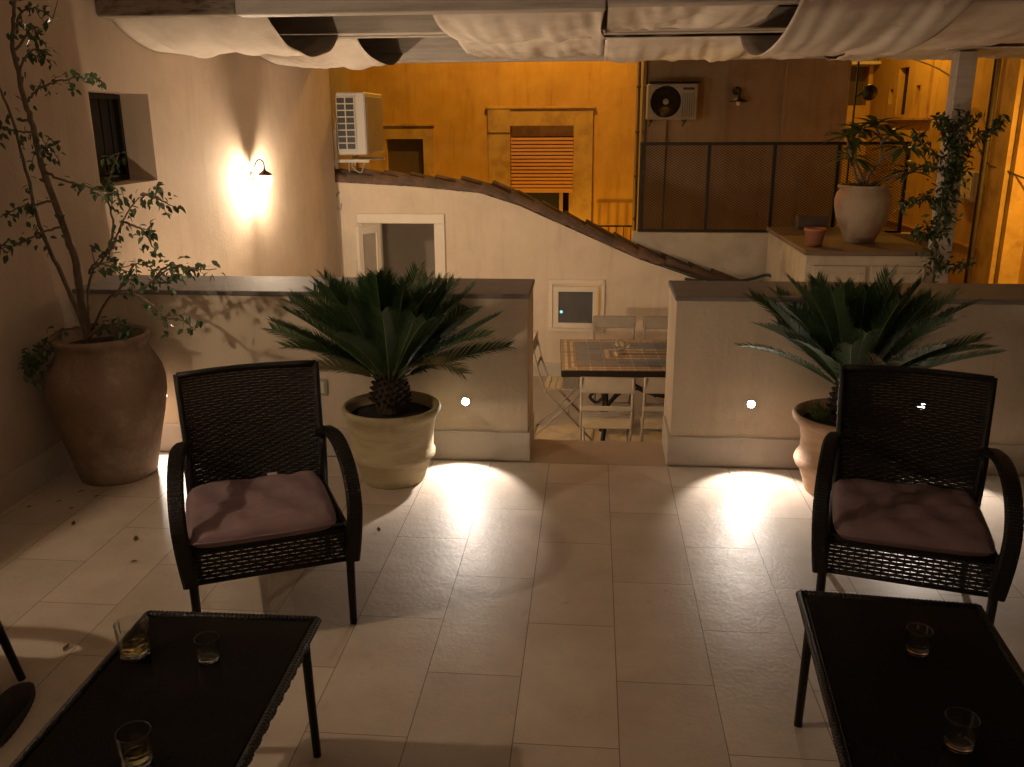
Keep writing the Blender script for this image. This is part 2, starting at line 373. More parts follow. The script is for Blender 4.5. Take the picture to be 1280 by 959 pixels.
MB().box(-.55, -.26, 9.053, 10.8, LO, 3.2).build('return_wall', 'brown', w)

# ---------------------------------------------------------------- parapets
def parapet(x0, x1, label):
    p = thing('parapet_wall', label, 'wall', (x0, 4.24, 0)); n = x1 - x0
    MB().box(0, n, 0, .42, LO, .838).build('wall_face', 'parapet', p)
    MB().bevbox(-.008, n + .008, -.012, .43, .838, .862, .004).build('coping', 'cap', p)
    q = MB(); q.bevbox(-.014 if x0 > 0 else 0, n + (.014 if x0 < 0 else 0), -.014, -.0005, 0, .153, .003)
    if x0 > 0: q.bevbox(-.014, -.0005, 0, .32, 0, .153, .003)
    else: q.bevbox(n + .0005, n + .014, 0, .32, 0, .153, .003)
    q.build('baseboard', 'plinth', p); return p
parapet(-2.608, -.305, 'low plaster parapet behind the sago palm, left of the opening to the patio')
parapet(.41, 4.5, 'low plaster parapet right of the patio opening, with two lit spots')

# recessed spots in the parapets
SPOTS = [(-2.20, .31, 'lit recessed spot in the parapet, hidden behind the big clay jar and left armchair', 'spot'),
         (-.618, .309, 'lit recessed spot between the left palm pot and the patio opening', 'spot'),
         (.793, .329, 'lit recessed spot just right of the patio opening', 'spot'),
         (1.598, .336, 'lit recessed spot seen through the back of the right armchair', 'spot'),
         (2.9, .335, 'lit recessed spot at the far right of the parapet', 'spot')]
SPOT_E = 25.0
for i, (x, z, lab, c) in enumerate(SPOTS):
    if i == 4: continue
    t = thing('recessed_light', lab, 'light', (x, 4.24, z), 0, 'round recessed spots in the parapet')
    rg = MB(True); rg.T = Matrix.Rotation(R(90), 4, 'X'); rg.lathe([(.017, -.002), (.017, .004), (.024, .004), (.026, 0), (.026, -.002)], 24); rg.build('bezel', 'white_metal', t)
    ln = MB(True); ln.T = Matrix.Rotation(R(90), 4, 'X'); ln.lathe([(.0165, .0), (.014, .004), (.008, .0065), (.0005, .007)], 20); ln.build('lens', 'spotlens', t)
    light('bulb_light', 'SPOT', SPOT_E, (1, .87, .76), t, (0, -.02, 0), .012, (R(-45), 0, 0), spot_size=R(80), spot_blend=.45)
sk = thing('wall_socket', 'pale plastic socket plate on the parapet between the left armchair and palm pot', 'socket', (-1.352, 4.24, .372))
MB().bevbox(-.03, .03, -.012, 0, -.045, .045, .006).build('plate', 'switch', sk)
MB().bevbox(-.014, .014, -.017, -.0125, -.03, .03, .002).build('cover', 'frame', sk)

# house wall behind the viewer, gives the terrace its enclosure
hb = thing('rear_house_wall', 'cream plaster house wall closing the terrace behind the seats', 'wall', (0, -2.4, 0))
MB().box(-2.9, 4.6, -.3, 0, LO, 3.2).build('wall_face', 'wall', hb)

# ---------------------------------------------------------------- wall lanterns
def lantern(loc, label, energy, wz=1.0):
    mb_ = emis('lit_globe', (1.0, .76, .52), energy)
    t = thing('wall_lantern', label, 'lamp', loc, 0, 'lit swan neck wall lanterns')
    bp = MB(True); bp.T = Matrix.Rotation(R(90), 4, 'Y'); bp.lathe([(.03, 0), (.03, .008), (.018, .016), (.0005, .018)], 20); bp.build('back_plate', 'oldbrass', t)
    a = MB(True); P = catmull([(.012, 0, 0), (.03, 0, .05), (.05, 0, .10), (.08, 0, .115), (.105, 0, .092), (.108, 0, .05)], 6); a.tube(P, .006, 8)
    a.tube([(.012, 0, -.02), (.03, 0, -.11)], [.011, .004], 8)
    a.build('arm', 'oldbrass', t)
    c = MB(True); c.lathe([(.008, .05), (.012, .035), (.05, .012), (.055, .0), (.05, -.002), (.0005, .006)], 24, (.108, 0)); c.build('cap', 'oldbrass', t)
    g = MB(True); g.sphere((.108, 0, -.05), .038, 12, (1, 1, 1.12)); g.build('globe', mb_, t)
    f = MB()
    for k in range(4):
        an = PI / 4 + k * PI / 2; f.tube([(.108 + .05 * math.cos(an), .05 * math.sin(an), -.0), (.108 + .055 * math.cos(an), .055 * math.sin(an), -.05), (.108 + .03 * math.cos(an), .03 * math.sin(an), -.105)], .0035, 5)
    f.lathe([(.032, -.108), (.032, -.102), (.02, -.1)], 16, (.108, 0)); f.build('cage', 'oldbrass', t)
    return t
M['oldbrass'] = mat('old_brass', (.10, .055, .03), (.06, .035, .02), scale=20, rough=.5, metal=.6)
M['bulb'].node_tree.nodes['Principled BSDF'].inputs['Emission Strength'].default_value = 9
for o_ in ():
    pass
LANT = []
def fill(loc, label, e):  # unseen lamps added behind the parapets to brighten the patio
    t = thing('fill_lamp', label, 'lamp', loc, 0, 'round bulkhead lamps added on the patio side of the parapets')
    q = MB(True); q.T = Matrix.Rotation(R(-90), 4, 'X'); q.lathe([(.085, 0), (.085, .02), (.07, .03)], 28); q.build('base', 'white_metal', t)
    q = MB(True); q.T = Matrix.Rotation(R(-90), 4, 'X'); q.lathe([(.07, .0305), (.06, .05), (.03, .062), (.0005, .066)], 24); q.build('diffuser', emis('lit_diffuser', (1.0, .74, .48), e), t)
fill((-1.35, 4.661, .30), 'round bulkhead lamp added unseen on the patio face of the left parapet', 620)
fill((2.1, 4.661, .30), 'round bulkhead lamp added unseen on the patio face of the right parapet', 75)
LANT.append(lantern((-2.609, 6.78, 1.28), 'lit lantern with swan neck arm glowing on the tall side wall above the parapet', 1450))
LANT.append(lantern((-2.609, 1.75, 1.95), 'lit lantern on the side wall beside the seats, near the viewer', 1080))
rl_ = lantern((0, 0, 0), 'added fill lantern on the rear house wall behind the seats', 330)  # added behind the viewer as front fill for parapets and canopy
rl_.location = (.9, -2.399, 1.95); rl_.rotation_euler.z = R(90)

# ---------------------------------------------------------------- patio house with sloping tiled roof line
def top(x):
    P = [(-2.9, 1.085), (-2.61, 1.07), (-1.85, 1.03), (-1.15, .965), (-.75, .84), (.49, .30), (1.28, .035), (1.6, -.05)]
    for (a, za), (b_, zb) in zip(P, P[1:]):
        if a <= x <= b_: return za + (zb - za) * (x - a) / (b_ - a)
    return P[-1][1]
h = thing('patio_house', 'cream patio house wall with sloping clay tile top, open door and small window', 'house', (0, 9.2, 0))
DX0, DX1, DZ = -2.23, -1.62, .655
WX0, WX1, WZ0, WZ1 = -.40, .085, -.425, .015
xs = sorted([-2.84, -2.61, DX0, -1.85, DX1, -1.15, -.95, -.75, WX0, WX1, .49, .9, 1.28, 1.6])
wm = MB()
def strip(x0, x1, z0, zt0, zt1, y0=0, y1=.2):
    wm.prism([(x0, z0), (x1, z0), (x1, zt1), (x0, zt0)], y0, y1)
for a, c in zip(xs, xs[1:]):
    mid = (a + c) / 2
    if DX0 < mid < DX1: strip(a, c, DZ, top(a), top(c))
    elif WX0 < mid < WX1: strip(a, c, LO, WZ0, WZ0); strip(a, c, WZ1, top(a), top(c))
    else: strip(a, c, LO, top(a), top(c))
wm.build('wall', 'house', h)
MB().box(-1.50, 1.6, -.013, -.0005, LO, LO + .15).build('baseboard', 'plinth', h)
# inner room behind the door
rm = MB(); rm.box(-2.8, -1.0, 1.5, 1.55, LO, .9); rm.box(-2.84, -2.8, .2, 1.5, LO, .9); rm.box(-1.04, -1.0, .2, 1.5, LO, .9); rm.box(-2.84, -1.0, .2, 1.55, .9, .93); rm.box(-2.84, -1.0, .2, 1.55, LO - .03, LO)
rm.prism([(-1.9, .60), (-1.2, .60), (-1.2, -.2), (-1.62, .1)], 1.2, 1.25)
rm.build('inner_room', 'room', h)
light('room_fill_light', 'POINT', 5, (1, .78, .55), h, (-1.25, .9, .7), .1)  # bare light added to lift the dark inner room
df = MB(); df.bevbox(-2.44, -1.52, -.03, -.001, DZ + .001, .755, .004); df.bevbox(-1.62 + .001, -1.52, -.03, -.001, LO, DZ, .004); df.bevbox(-2.44, -2.38, -.03, -.001, LO, DZ, .004)
df.box(-1.635, -1.6205, -.0, .12, LO, DZ); df.box(-2.229, -2.215, 0, .12, LO, DZ)
df.build('door_frame', 'frame', h)
dl = bpy.data.objects.new('door', None)
dm = MB(); ang = R(-52)
dm.T = Matrix.Translation((-2.215, -.005, 0)) @ Matrix.Rotation(R(180 + 60), 4, 'Z')
dm.box(0, .06, -.02, .02, LO + .01, DZ - .01); dm.box(.26, .32, -.02, .02, LO + .01, DZ - .01); dm.box(.06, .26, -.02, .02, DZ - .09, DZ - .01); dm.box(.06, .26, -.02, .02, LO + .01, LO + .3)
door = dm.build('door', 'frame', h)
dp = MB(); dp.T = dm.T; dp.box(.06, .26, -.004, .004, LO + .3, DZ - .09); dp.build('pane', 'room', door)
dh = MB(True); dh.T = dm.T; dh.tube([(.29, -.02, .18), (.29, -.06, .18), (.29, -.065, .3)], .009, 8); dh.build('handle', 'white_metal', door)
wf = MB()
def rframe(mb, x0, x1, z0, z1, t, y0, y1):
    mb.bevbox(x0, x1, y0, y1, z0, z0 + t, .003); mb.bevbox(x0, x1, y0, y1, z1 - t, z1, .003)
    mb.bevbox(x0, x0 + t, y0, y1, z0 + t + .0005, z1 - t - .0005, .003); mb.bevbox(x1 - t, x1, y0, y1, z0 + t + .0005, z1 - t - .0005, .003)
rframe(wf, -.44, .145, -.465, .085, .042, -.022, -.001)
wn = wf.build('window', 'frame', h)
wf2 = MB(); wf2.T = Matrix.Translation((-.39, 0, 0)) @ Matrix.Rotation(R(0), 4, 'Z'); rframe(wf2, .0, .465, -.42, .02, .055, -.055, -.024)
sash = wf2.build('sash', 'frame', wn)
MB().box(-.34, .025, -.035, -.03, -.37, -.03).build('pane', 'pane', wn)
lg = MB(True); lg.sphere((-.305, -.042, -.25), .016, 6, (1, .3, 1)); lg.build('lit_reflection', 'glint', wn)
# clay tiles along the sloping top
tm = MB(True)
def halftile(p0, p1, r0, r1, y):
    d = Vector((p1[0] - p0[0], 0, p1[1] - p0[1])); L_ = d.length; d.normalize(); up = Vector((-d.z, 0, d.x))
    vs = []; n = 8
    for (p, r) in ((p0, r0), (p1, r1)):
        for rr in (r, r - .014):
            for k in range(n + 1):
                a = PI * k / n; vs.append((p[0] + up.x * math.sin(a) * rr, y + math.cos(a) * rr, p[1] + up.z * math.sin(a) * rr))
    m_ = n + 1; fs = []
    for k in range(n):
        fs.append((k, k + 1, 2 * m_ + k + 1, 2 * m_ + k)); fs.append((m_ + k, 3 * m_ + k, 3 * m_ + k + 1, m_ + k + 1))
        fs.append((k, m_ + k, m_ + k + 1, k + 1)); fs.append((2 * m_ + k, 2 * m_ + k + 1, 3 * m_ + k + 1, 3 * m_ + k))
    tm.add(vs, fs)
for row, (yy, dz, off) in enumerate(((.06, .0, 0), (.24, .022, .17))):
    x = -2.8 + off * .3
    while x < 1.5:
        l = random.uniform(.30, .37); x2 = x + l * (.93 if x > -1 else 1)
        j = random.uniform(-.008, .012)
        halftile((x, top(x) + dz + .03 + j), (x2, top(min(x2, 1.6)) + dz + .005 + j), random.uniform(.082, .09), random.uniform(.068, .078), yy + random.uniform(-.01, .01))
        x = x2 - .05
for x in [v * .1 - 2.8 for v in range(44)]:
    if x < 1.5: tm.box(x, x + .1, .0, .34, top(x) - .0, top(x) + .018)
tm.smooth = False
tm.build('roof_tiles', 'tile', h)
# plate between the two tile rows
# ---------------------------------------------------------------- air conditioner on the left wall
ac = thing('air_conditioner', 'cream outdoor air conditioner seen from its grille side, on the side wall corner', 'air conditioner', (-2.64, 9.3, 1.30))
bd = MB(); bd.bevbox(.0, .31, .012, .80, .04, .66, .012); bd.build('casing', 'ac', ac)
gd = MB(); gd.box(.02, .20, .003, .011, .10, .61); gd.build('grille_opening', 'acdark', ac)
gr = MB()
for k in range(9): z = .09 + k * .0645; gr.bevbox(.015, .205, -.008, .0025, z, z + .012, .002)
for x in (.012, .103, .197): gr.bevbox(x, x + .012, -.010, -.0085, .09, .62, .0005)
gr.build('grille', 'ac', ac)
fp = MB(); fp.bevbox(.311, .318, .05, .76, .08, .62, .003); fp.build('front_panel', 'acdarker', ac)
for ya in (0, .7):
    bk = MB(); bk.box(-.03, -.002, ya, ya + .03, -.10, .30); bk.box(-.002, .33, ya, ya + .03, -.035, -.005); bk.build('bracket', 'ac', ac)
cb = MB(True)
cb.tube(catmull([(.10, .1, 0), (.09, .08, -.10), (.11, .06, -.18), (.07, -.05, -.28), (0, -.12, -.36), (-.02, -.14, -.45), (.03, -.14, -.50), (.05, -.13, -.44)], 5), .008, 6)
cb.tube(catmull([(.14, .1, 0), (.13, .08, -.08), (.22, .06, -.14), (.26, .05, -.06), (.27, .05, 0)], 5), .008, 6)
cb.tube(catmull([(-.02, -.14, -.2), (.03, -.12, .35), (-.08, -.14, .75), (-.12, -.14, 1.0)], 5), .004, 5)
cb.build('cable', 'palepipe', ac)

# ---------------------------------------------------------------- orange house across the street
og = thing('orange_house', 'ochre house front lit by sodium light, with brown door and half closed shutter', 'house', (0, 15, 0))
ow = MB()
for a, c, z0, z1 in ((-9, -3.42, -4, 7), (-3.42, -2.80, -4, -1), (-3.42, -2.80, 1.40, 7), (-2.80, -1.36, -4, 7), (-1.36, -.33, -4, -.6), (-1.36, -.33, 1.60, 7), (-.33, .72, -4, 7)): ow.box(a, c, 0, .4, z0, z1)
ow.build('wall', 'orange', og)
t_ = MB(); t_.box(-1.72, -1.36, -.04, -.001, -.6, 1.60); t_.box(-.33, -.02, -.04, -.001, -.6, 1.60); t_.box(-1.72, -.02, -.04, -.001, 1.601, 1.86); t_.bevbox(-1.76, .02, -.07, -.001, 1.861, 1.90, .006); t_.box(-1.72, -1.36, -.06, -.041, 1.50, 1.86)
t_.build('window_surround', 'orange_trim', og)
t2 = MB(); t2.box(-3.9, -3.42, -.04, -.001, -1, 1.40); t2.box(-2.80, -2.62, -.04, -.001, -1, 1.40); t2.box(-3.9, -2.62, -.04, -.001, 1.401, 1.60); t2.bevbox(-3.95, -2.60, -.07, -.001, 1.601, 1.64, .006); t2.build('door_surround', 'orange_trim', og)
MB().box(-3.419, -2.801, .08, .14, -1, 1.40).build('door', 'wooddoor', og)
sh = MB()
n = 15
for k in range(n):
    z = .56 + k * .058; sh.prism([(-1.355, z + .004), (-.335, z + .004), (-.335, z + .042), (-1.355, z + .042)], .02, .05)
    sh.box(-1.355, -.335, .04, .06, z - .004, z + .004)
sh.box(-1.355, -.335, .02, .07, .535, .56)
shut = sh.build('shutter', 'shutter', og)
MB().box(-1.359, -.331, .08, .14, 1.43, 1.60).build('shutter_box', 'orange_trim', og)
MB().box(-1.359, -.331, .3, .34, -.6, .9).build('window_glass', 'dark', og)
for xa, xb in ((-.56, -.50), (-.40, -.335), (-1.355, -1.30)): MB().box(xa, xb, .16, .2, -.6, .55).build('window_frame', 'orange_trim', og)
br_ = thing('balcony_rail', 'thin iron rail in front of the ochre house above the tiled slope', 'railing', (0, 14.55, 0))
q = MB(); q.box(-.35, .64, 0, .03, .03, .055)
for k in range(9): q.box(-.33 + k * .118, -.317 + k * .118, .008, .022, -.9, .03)
q.box(-.35, .64, 0, .03, -.93, -.9); q.build('bars', 'iron', br_)
MB().box(-1.7, .66, -.05, .45, -1.05, -.93).build('balcony_slab', 'orange_trim', br_)

# ---------------------------------------------------------------- brown building with AC, pipes and lamp
bb = thing('grey_brown_house', 'unlit grey brown plaster house behind the mesh fence', 'house', (0, 13, 0))
m_ = MB(); m_.box(.655, 3.42, 0, 6, -4, 6.5); m_.build('wall', 'brown', bb)
m_ = MB(); m_.box(1.75, 1.80, -.02, -.001, 1.35, 5); m_.box(2.55, 2.60, -.02, -.001, -1, 6); m_.box(.66, 3.42, -.015, -.001, .98, 1.0); m_.build('wall_ribs', 'brown', bb)
for nm, x, y, lab in (('drain_pipe', .60, 12.95, 'thin dark drain pipe nearest the ochre house'), ('drain_pipe', .69, 12.94, 'second pipe on the brown house corner, beside its air conditioner')):
    p_ = MB(True); p_.tube([(x, y, -4), (x + .01, y, .5), (x, y, 3), (x, y, 6)], .018, 8)
    for z in (.3, .9, 1.5, 2.1): p_.tube([(x, y, z), (x, y, z + .04)], .028, 8)
    tag(p_.build(nm, 'pipe'), lab, 'pipe', 'pipes on the brown house corner')
a2 = thing('air_conditioner', 'outdoor air conditioner with round fan facing the terrace, on the brown house', 'air conditioner', (.70, 12.62, 1.68))
MB().bevbox(0, .66, 0, .26, 0, .46, .012).build('casing', 'acdarker', a2)
f_ = MB(True); f_.T = Matrix.Translation((.245, -.002, .23)) @ Matrix.Rotation(R(90), 4, 'X'); f_.lathe([(.0005, .002), (.20, .002), (.205, .0)], 36); fan = f_.build('fan_opening', 'acdark', a2)
f_ = MB(True); f_.T = Matrix.Translation((.245, -.006, .23)) @ Matrix.Rotation(R(90), 4, 'X')
for k in range(1, 9): f_.lathe([(.022 * k + .02, 0), (.022 * k + .023, .004), (.022 * k + .026, 0)], 32)
f_.build('fan_grille', 'ac_grey', a2) if 'ac_grey' in M else f_.build('fan_grille', 'pipe', a2)
f_ = MB(True); f_.T = Matrix.Translation((.245, -.008, .23)) @ Matrix.Rotation(R(90), 4, 'X'); f_.lathe([(.0005, .012), (.035, .010), (.04, 0)], 20); f_.build('fan_hub', 'acdarker', a2)
g_ = MB()
for k in range(6): g_.box(.47 + k * .03, .475 + k * .03, -.006, -.001, .04, .34)
g_.box(.47, .62, -.006, -.001, .38, .41); g_.build('vent_lines', 'acdark', a2)
for xa in (.05, .5):
    g_ = MB(); g_.box(xa, xa + .03, 0, .36, -.03, -.002); g_.tube([(xa + .015, .02, -.03), (xa - .02, .02, -.09)], .01, 5); g_.build('bracket', 'iron', a2)
MB().box(.02, .70, .0, .36, .475, .49).build('rain_cover', 'iron', a2)
g_ = MB(True); g_.tube([(.30, .30, 0), (.30, .33, -.1), (.30, .35, -1.8)], .012, 6); g_.build('cable', 'pipe', a2)
bl = thing('barn_lamp', 'unlit black barn lamp with clear bulb on the brown house wall', 'lamp', (1.93, 13.0, 2.05))
g_ = MB(True); g_.T = Matrix.Rotation(R(90), 4, 'X'); g_.lathe([(.0005, .05), (.055, .04), (.06, 0)], 20); g_.build('back_plate', 'iron', bl)
g_ = MB(True); g_.tube([(0, -.03, 0), (0, -.14, .02), (0, -.18, -.06)], .012, 6); g_.build('arm', 'iron', bl)
g_ = MB(True); g_.lathe([(.02, -.04), (.03, -.09), (.13, -.14), (.125, -.145), (.025, -.10)], 24, (0, -.18)); g_.build('shade', 'iron', bl)
g_ = MB(True); g_.sphere((0, -.18, -.16), .028, 8, (1, 1, 1.3)); g_.build('bulb', 'white_metal', bl)

# ---------------------------------------------------------------- low wall, mesh fence
lw = tag(MB().box(.42, 3.6, 9.41, 9.56, -4, .55).build('terrace_wall', 'cabinet'), 'pale low wall under the dark mesh fence', 'wall')
fe = thing('mesh_fence', 'dark iron fence of expanded mesh panels on the low wall', 'fence', (0, 9.47, 0))
fz0, fz1 = .565, 1.425
for i, x in enumerate((.49, 1.17, 1.82, 2.45, 3.12)):
    MB().bevbox(x - .017, x + .017, -.017, .017, fz0 - .01, fz1, .003).build('post', 'iron', fe)
q = MB(); q.bevbox(.47, 3.14, -.019, .019, fz1, fz1 + .03, .003); q.bevbox(.47, 3.14, -.015, .015, fz0 - .012, fz0 + .012, .003); q.build('rail', 'iron', fe)
for a, c in ((.507, 1.153), (1.187, 1.803), (1.837, 2.433), (2.467, 3.103)):
    q = MB(); L_ = c - a; Hh = fz1 - fz0; sl = .62; step = .042
    for sgn in (1, -1):
        k = -Hh / sl
        while k < L_:
            # z = sl*(x-k)
            xa, xb = max(0, k), min(L_, k + Hh / sl)
            if xb - xa > .01:
                za, zb = sl * (xa - k), sl * (xb - k)
                if sgn < 0: za, zb = Hh - za, Hh - zb
                q.box(0, 0, 0, 0, 0, 0) if False else None
                d = Vector((xb - xa, 0, zb - za)).normalized(); nn = Vector((-d.z, 0, d.x)) * .0021
                y = .002 * sgn
                vs = [(a + xa - nn.x, y, fz0 + za - nn.z), (a + xb - nn.x, y, fz0 + zb - nn.z), (a + xb + nn.x, y, fz0 + zb + nn.z), (a + xa + nn.x, y, fz0 + za + nn.z)]
                vs += [(v[0], v[1] + .003, v[2]) for v in vs]
                q.add(vs, [(0, 1, 2, 3), (7, 6, 5, 4), (0, 4, 5, 1), (3, 2, 6, 7)])
            k += step
    q.build('mesh_panel', 'iron', fe)
hs = MB(True); hs.tube(catmull([(.70, 9.12, .26), (1.0, 9.05, .17), (1.2, 9.02, .13), (1.45, 9.0, .12), (1.62, 9.0, .15), (1.74, 9.0, .185), (1.80, 8.95, .16), (1.78, 8.9, .12), (1.70, 8.88, .11)], 6), .016, 8)
hs.tube(catmull([(.95, 9.1, .12), (1.25, 9.04, .09), (1.5, 9.0, .085), (1.7, 8.97, .12)], 6), .014, 8)
tag(hs.build('garden_hose', 'hose'), 'dark garden hose looped behind the right parapet below the mesh fence', 'hose')

# ---------------------------------------------------------------- cabinet, urn and plants
cb = thing('outdoor_cabinet', 'pale cabinet with brown top, carrying the urn behind the right parapet', 'cabinet', (1.78, 7.6, 0))
MB().bevbox(0, 1.02, 0, 1.68, LO, .585, .006).build('body', 'cabinet', cb)
MB().bevbox(-.02, 1.04, -.03, 1.72, .585, .625, .006).build('top', 'cabtop', cb)
for x in (.06, .53):
    q = MB(); q.bevbox(x, x + .43, -.02, -.001, LO + .1, .50, .004); dr = q.build('door', 'cabinet', cb)
    q = MB(); rframe(q, x + .0, x + .43, LO + .1, .50, .06, -.03, -.0205); q.build('door_panel_frame', 'cabinet', dr)
ur = thing('clay_urn', 'large pale clay urn standing on the cabinet top', 'urn', (2.355, 8.15, .625))
US = Matrix.Diagonal((1, 1, .86, 1))
q = MB(True); q.T = US; q.lathe([(.125, 0), (.13, .02), (.165, .12), (.215, .24), (.238, .36), (.24, .43), (.225, .50), (.20, .525), (.205, .54), (.222, .555), (.222, .575), (.20, .578), (.19, .55)], 40, wob=.006); q.build('body', 'urn', ur)
q = MB(True); q.T = US; q.lathe([(.0005, .55), (.19, .545)], 24); q.build('soil', 'soil', ur)
sp = MB(True); sp.lathe([(.065, 0), (.085, .13), (.092, .13), (.092, .155), (.08, .155), (.075, .13), (.0005, .13)], 24)
o = sp.build('flower_pot', 'clay'); o.location = (1.895, 7.85, .625); tag(o, 'small red clay flower pot standing left of the urn on the cabinet', 'flower pot')
sb = MB(True); 
o = MB().bevbox(0, .30, 0, .14, 0, .13, .008).build('planter_box', 'pipe'); o.location = (2.02, 9.1, .625); tag(o, 'grey rectangular planter behind the urn at the cabinet back', 'planter')

def leafgeo(mb, p, d, up, L_, W_, droop=.15, n=3):
    d = Vector(d).normalized(); up = Vector(up); s_ = d.cross(up)
    if s_.length < 1e-3: s_ = d.cross(Vector((1, 0, 0)))
    s_.normalize(); u = s_.cross(d); p = Vector(p); vs = []; fs = []
    prof = [0.05, .75, 1, .62, 0.02] if n > 3 else [.06, .95, .72, 0.02]
    m = len(prof)
    for i, wv in enumerate(prof):
        t = i / (m - 1); c = p + d * L_ * t - u * droop * L_ * t * t
        vs += [tuple(c - s_ * W_ * wv * .5 + u * W_ * .16 * wv), tuple(c), tuple(c + s_ * W_ * wv * .5 + u * W_ * .16 * wv)]
    for i in range(m - 1):
        a = i * 3; fs += [(a, a + 1, a + 4, a + 3), (a + 1, a + 2, a + 5, a + 4)]
    mb.add(vs, fs)
def rv(s=1.0): return Vector((random.uniform(-s, s), random.uniform(-s, s), random.uniform(-s, s)))

# plumeria in the urn
pl = thing('plumeria_plant', 'plumeria with long leaves at its branch tips, growing in the urn', 'plant', (2.355, 8.15, 1.10))
q = MB(True); lf = MB(); ends = []
for pts in ([(0, 0, 0), (-.06, 0, .14), (-.17, -.05, .30), (-.20, -.05, .42)], [(0, 0, 0), (.03, 0, .12), (.09, -.03, .22), (.10, 0, .38), (.03, 0, .52)], [(.09, -.03, .22), (.20, -.05, .30), (.27, -.08, .34)], [(0, 0, 0), (.12, .02, .05), (.26, -.04, .10), (.36, -.05, .13)], [(-.17, -.05, .30), (-.10, 0, .38), (-.08, 0, .48)], [(.10, 0, .38), (.17, 0, .44)], [(0, 0, 0), (-.08, .0, .08), (-.12, .05, .25)]):
    P = catmull(pts, 4); q.tube(P, [.016 - .007 * i / len(P) for i in range(len(P))], 7); ends.append(P[-1])
for e in ends:
    for k in range(13):
        a = k * 2.4 + random.random(); el = random.uniform(-.3, .8)
        leafgeo(lf, e + rv(.015), (math.cos(a), math.sin(a), el), (0, 0, 1), random.uniform(.17, .29), random.uniform(.05, .085), .35, 4)
for k in range(60):
    a = random.random() * 6.3; rr = random.uniform(.02, .17); leafgeo(lf, (rr * math.cos(a), rr * math.sin(a), 0), (math.cos(a), math.sin(a), random.uniform(.2, 1.5)), (0, 0, 1), .07, .025)
q.build('trunk', 'bark', pl); lf.build('crown', 'plume', pl)

# column and creeper
cl = thing('white_column', 'slim white column carrying the canopy, wrapped by a creeper', 'column', (2.80, 7.6, 0))
MB().bevbox(0, .145, 0, .145, LO, 2.17, .006).build('shaft', 'beam', cl)
cr_ = thing('climbing_creeper', 'dark leafy creeper climbing the white column', 'climbing plant', (2.8, 7.55, LO))
q = MB(True); lf = MB()
main = catmull([(2.78, 7.5, LO), (2.77, 7.48, 0), (2.76, 7.45, .41), (2.78, 7.5, .61), (2.73, 7.45, .8), (2.80, 7.5, .99), (2.82, 7.5, 1.18), (2.85, 7.5, 1.36), (2.78, 7.5, 1.54), (2.88, 7.5, 1.66)], 6)
side = [[(2.73, 7.45, .8), (2.63, 7.42, .78), (2.55, 7.4, .82)], [(2.84, 7.5, 1.3), (2.65, 7.45, 1.42), (2.52, 7.4, 1.5), (2.48, 7.4, 1.56)],
        [(2.84, 7.5, 1.4), (2.98, 7.45, 1.52), (3.06, 7.4, 1.6), (3.10, 7.4, 1.68)], [(2.8, 7.5, 1.0), (2.62, 7.4, 1.08), (2.5, 7.4, 1.05), (2.42, 7.4, 1.0)], [(2.78, 7.5, .55), (2.92, 7.45, .52), (3.0, 7.42, .56)],
        [(2.78, 7.5, 1.5), (2.70, 7.45, 1.66), (2.60, 7.4, 1.66)], [(2.82, 7.5, 1.2), (2.68, 7.42, 1.3), (2.55, 7.4, 1.30)]]
q.tube(main, .012, 6)
q.tube([Vector(p) + Vector((.03 * math.sin(i * .7), .02, 0)) for i, p in enumerate(main)], .007, 5)
for p in main:
    dens = 0 if p.z < .3 else (5 if p.z < .75 else 16)
    for k in range(dens): leafgeo(lf, p + Vector((random.gauss(0, .055), random.gauss(-.03, .035), random.gauss(0, .04))), rv() + Vector((0, -.5, -.2)), rv() + Vector((0, -.5, 1)), random.uniform(.045, .085), random.uniform(.018, .03))
for s_ in side:
    P = catmull(s_, 6); q.tube(P, .005, 5)
    for p in P:
        for k in range(5): leafgeo(lf, p + rv(.03), rv() + Vector((0, -.2, -.3)), rv() + Vector((0, -.5, 1)), random.uniform(.045, .085), random.uniform(.018, .03))
for o_, nm, mm in ((q, 'stem', 'bark'), (lf, 'foliage', 'leafdark')):
    o_.v = [(a - 2.8, b_ - 7.55, c - LO) for a, b_, c in o_.v]; o_.build(nm, mm, cr_)

# ---------------------------------------------------------------- yellow street houses on the right
ye = thing('yellow_house', 'long yellow house side running down the street, lit orange', 'house', (6, 0, 0))
yw = MB(); holes = [(19.25, 18.68, 1.76, 2.64), (19.75, 19.5, 1.97, 2.26), (18.2, 17.95, 1.93, 2.28)]
segs = sorted({13.7, 21.0, *[v for h_ in holes for v in h_[:2]]})
for a, c in zip(segs, segs[1:]):
    mid = (a + c) / 2; hh = [h_ for h_ in holes if h_[1] < mid < h_[0]]
    if hh: yw.box(0, .4, a, c, -4, hh[0][2]); yw.box(0, .4, a, c, hh[0][3], 8)
    else: yw.box(0, .4, a, c, -4, 8)
yw.box(.25, .6, 4, 13.7, -4, 8)
yw.build('wall', 'yellow', ye)
q = MB(); q.box(-.09, -.001, 13.75, 14.32, -4, 8); q.box(-.03, .249, 13.70 - .12, 13.699, -4, 8); q.build('pilaster', 'orange_trim', ye)
q = MB(); q.box(-.10, -.001, 17.2, 19.6, 1.66, 1.70); q.box(-.04, -.001, 13.7 + .7, 21, -.3, -.27); q.box(-.05, -.001, 16.0, 16.12, -4, 8); q.box(-.04, -.001, 17.35, 17.42, 1.7, 8); q.build('string_course', 'orange_trim', ye)
for i, h_ in enumerate(holes): MB().box(.12, .15, h_[1], h_[0], h_[2], h_[3]).build('window', 'dark', ye)
mb_ = thing('meter_box', 'pale rectangular meter box on the yellow wall right of the creeper', 'meter box', (6, 15.0, .42))
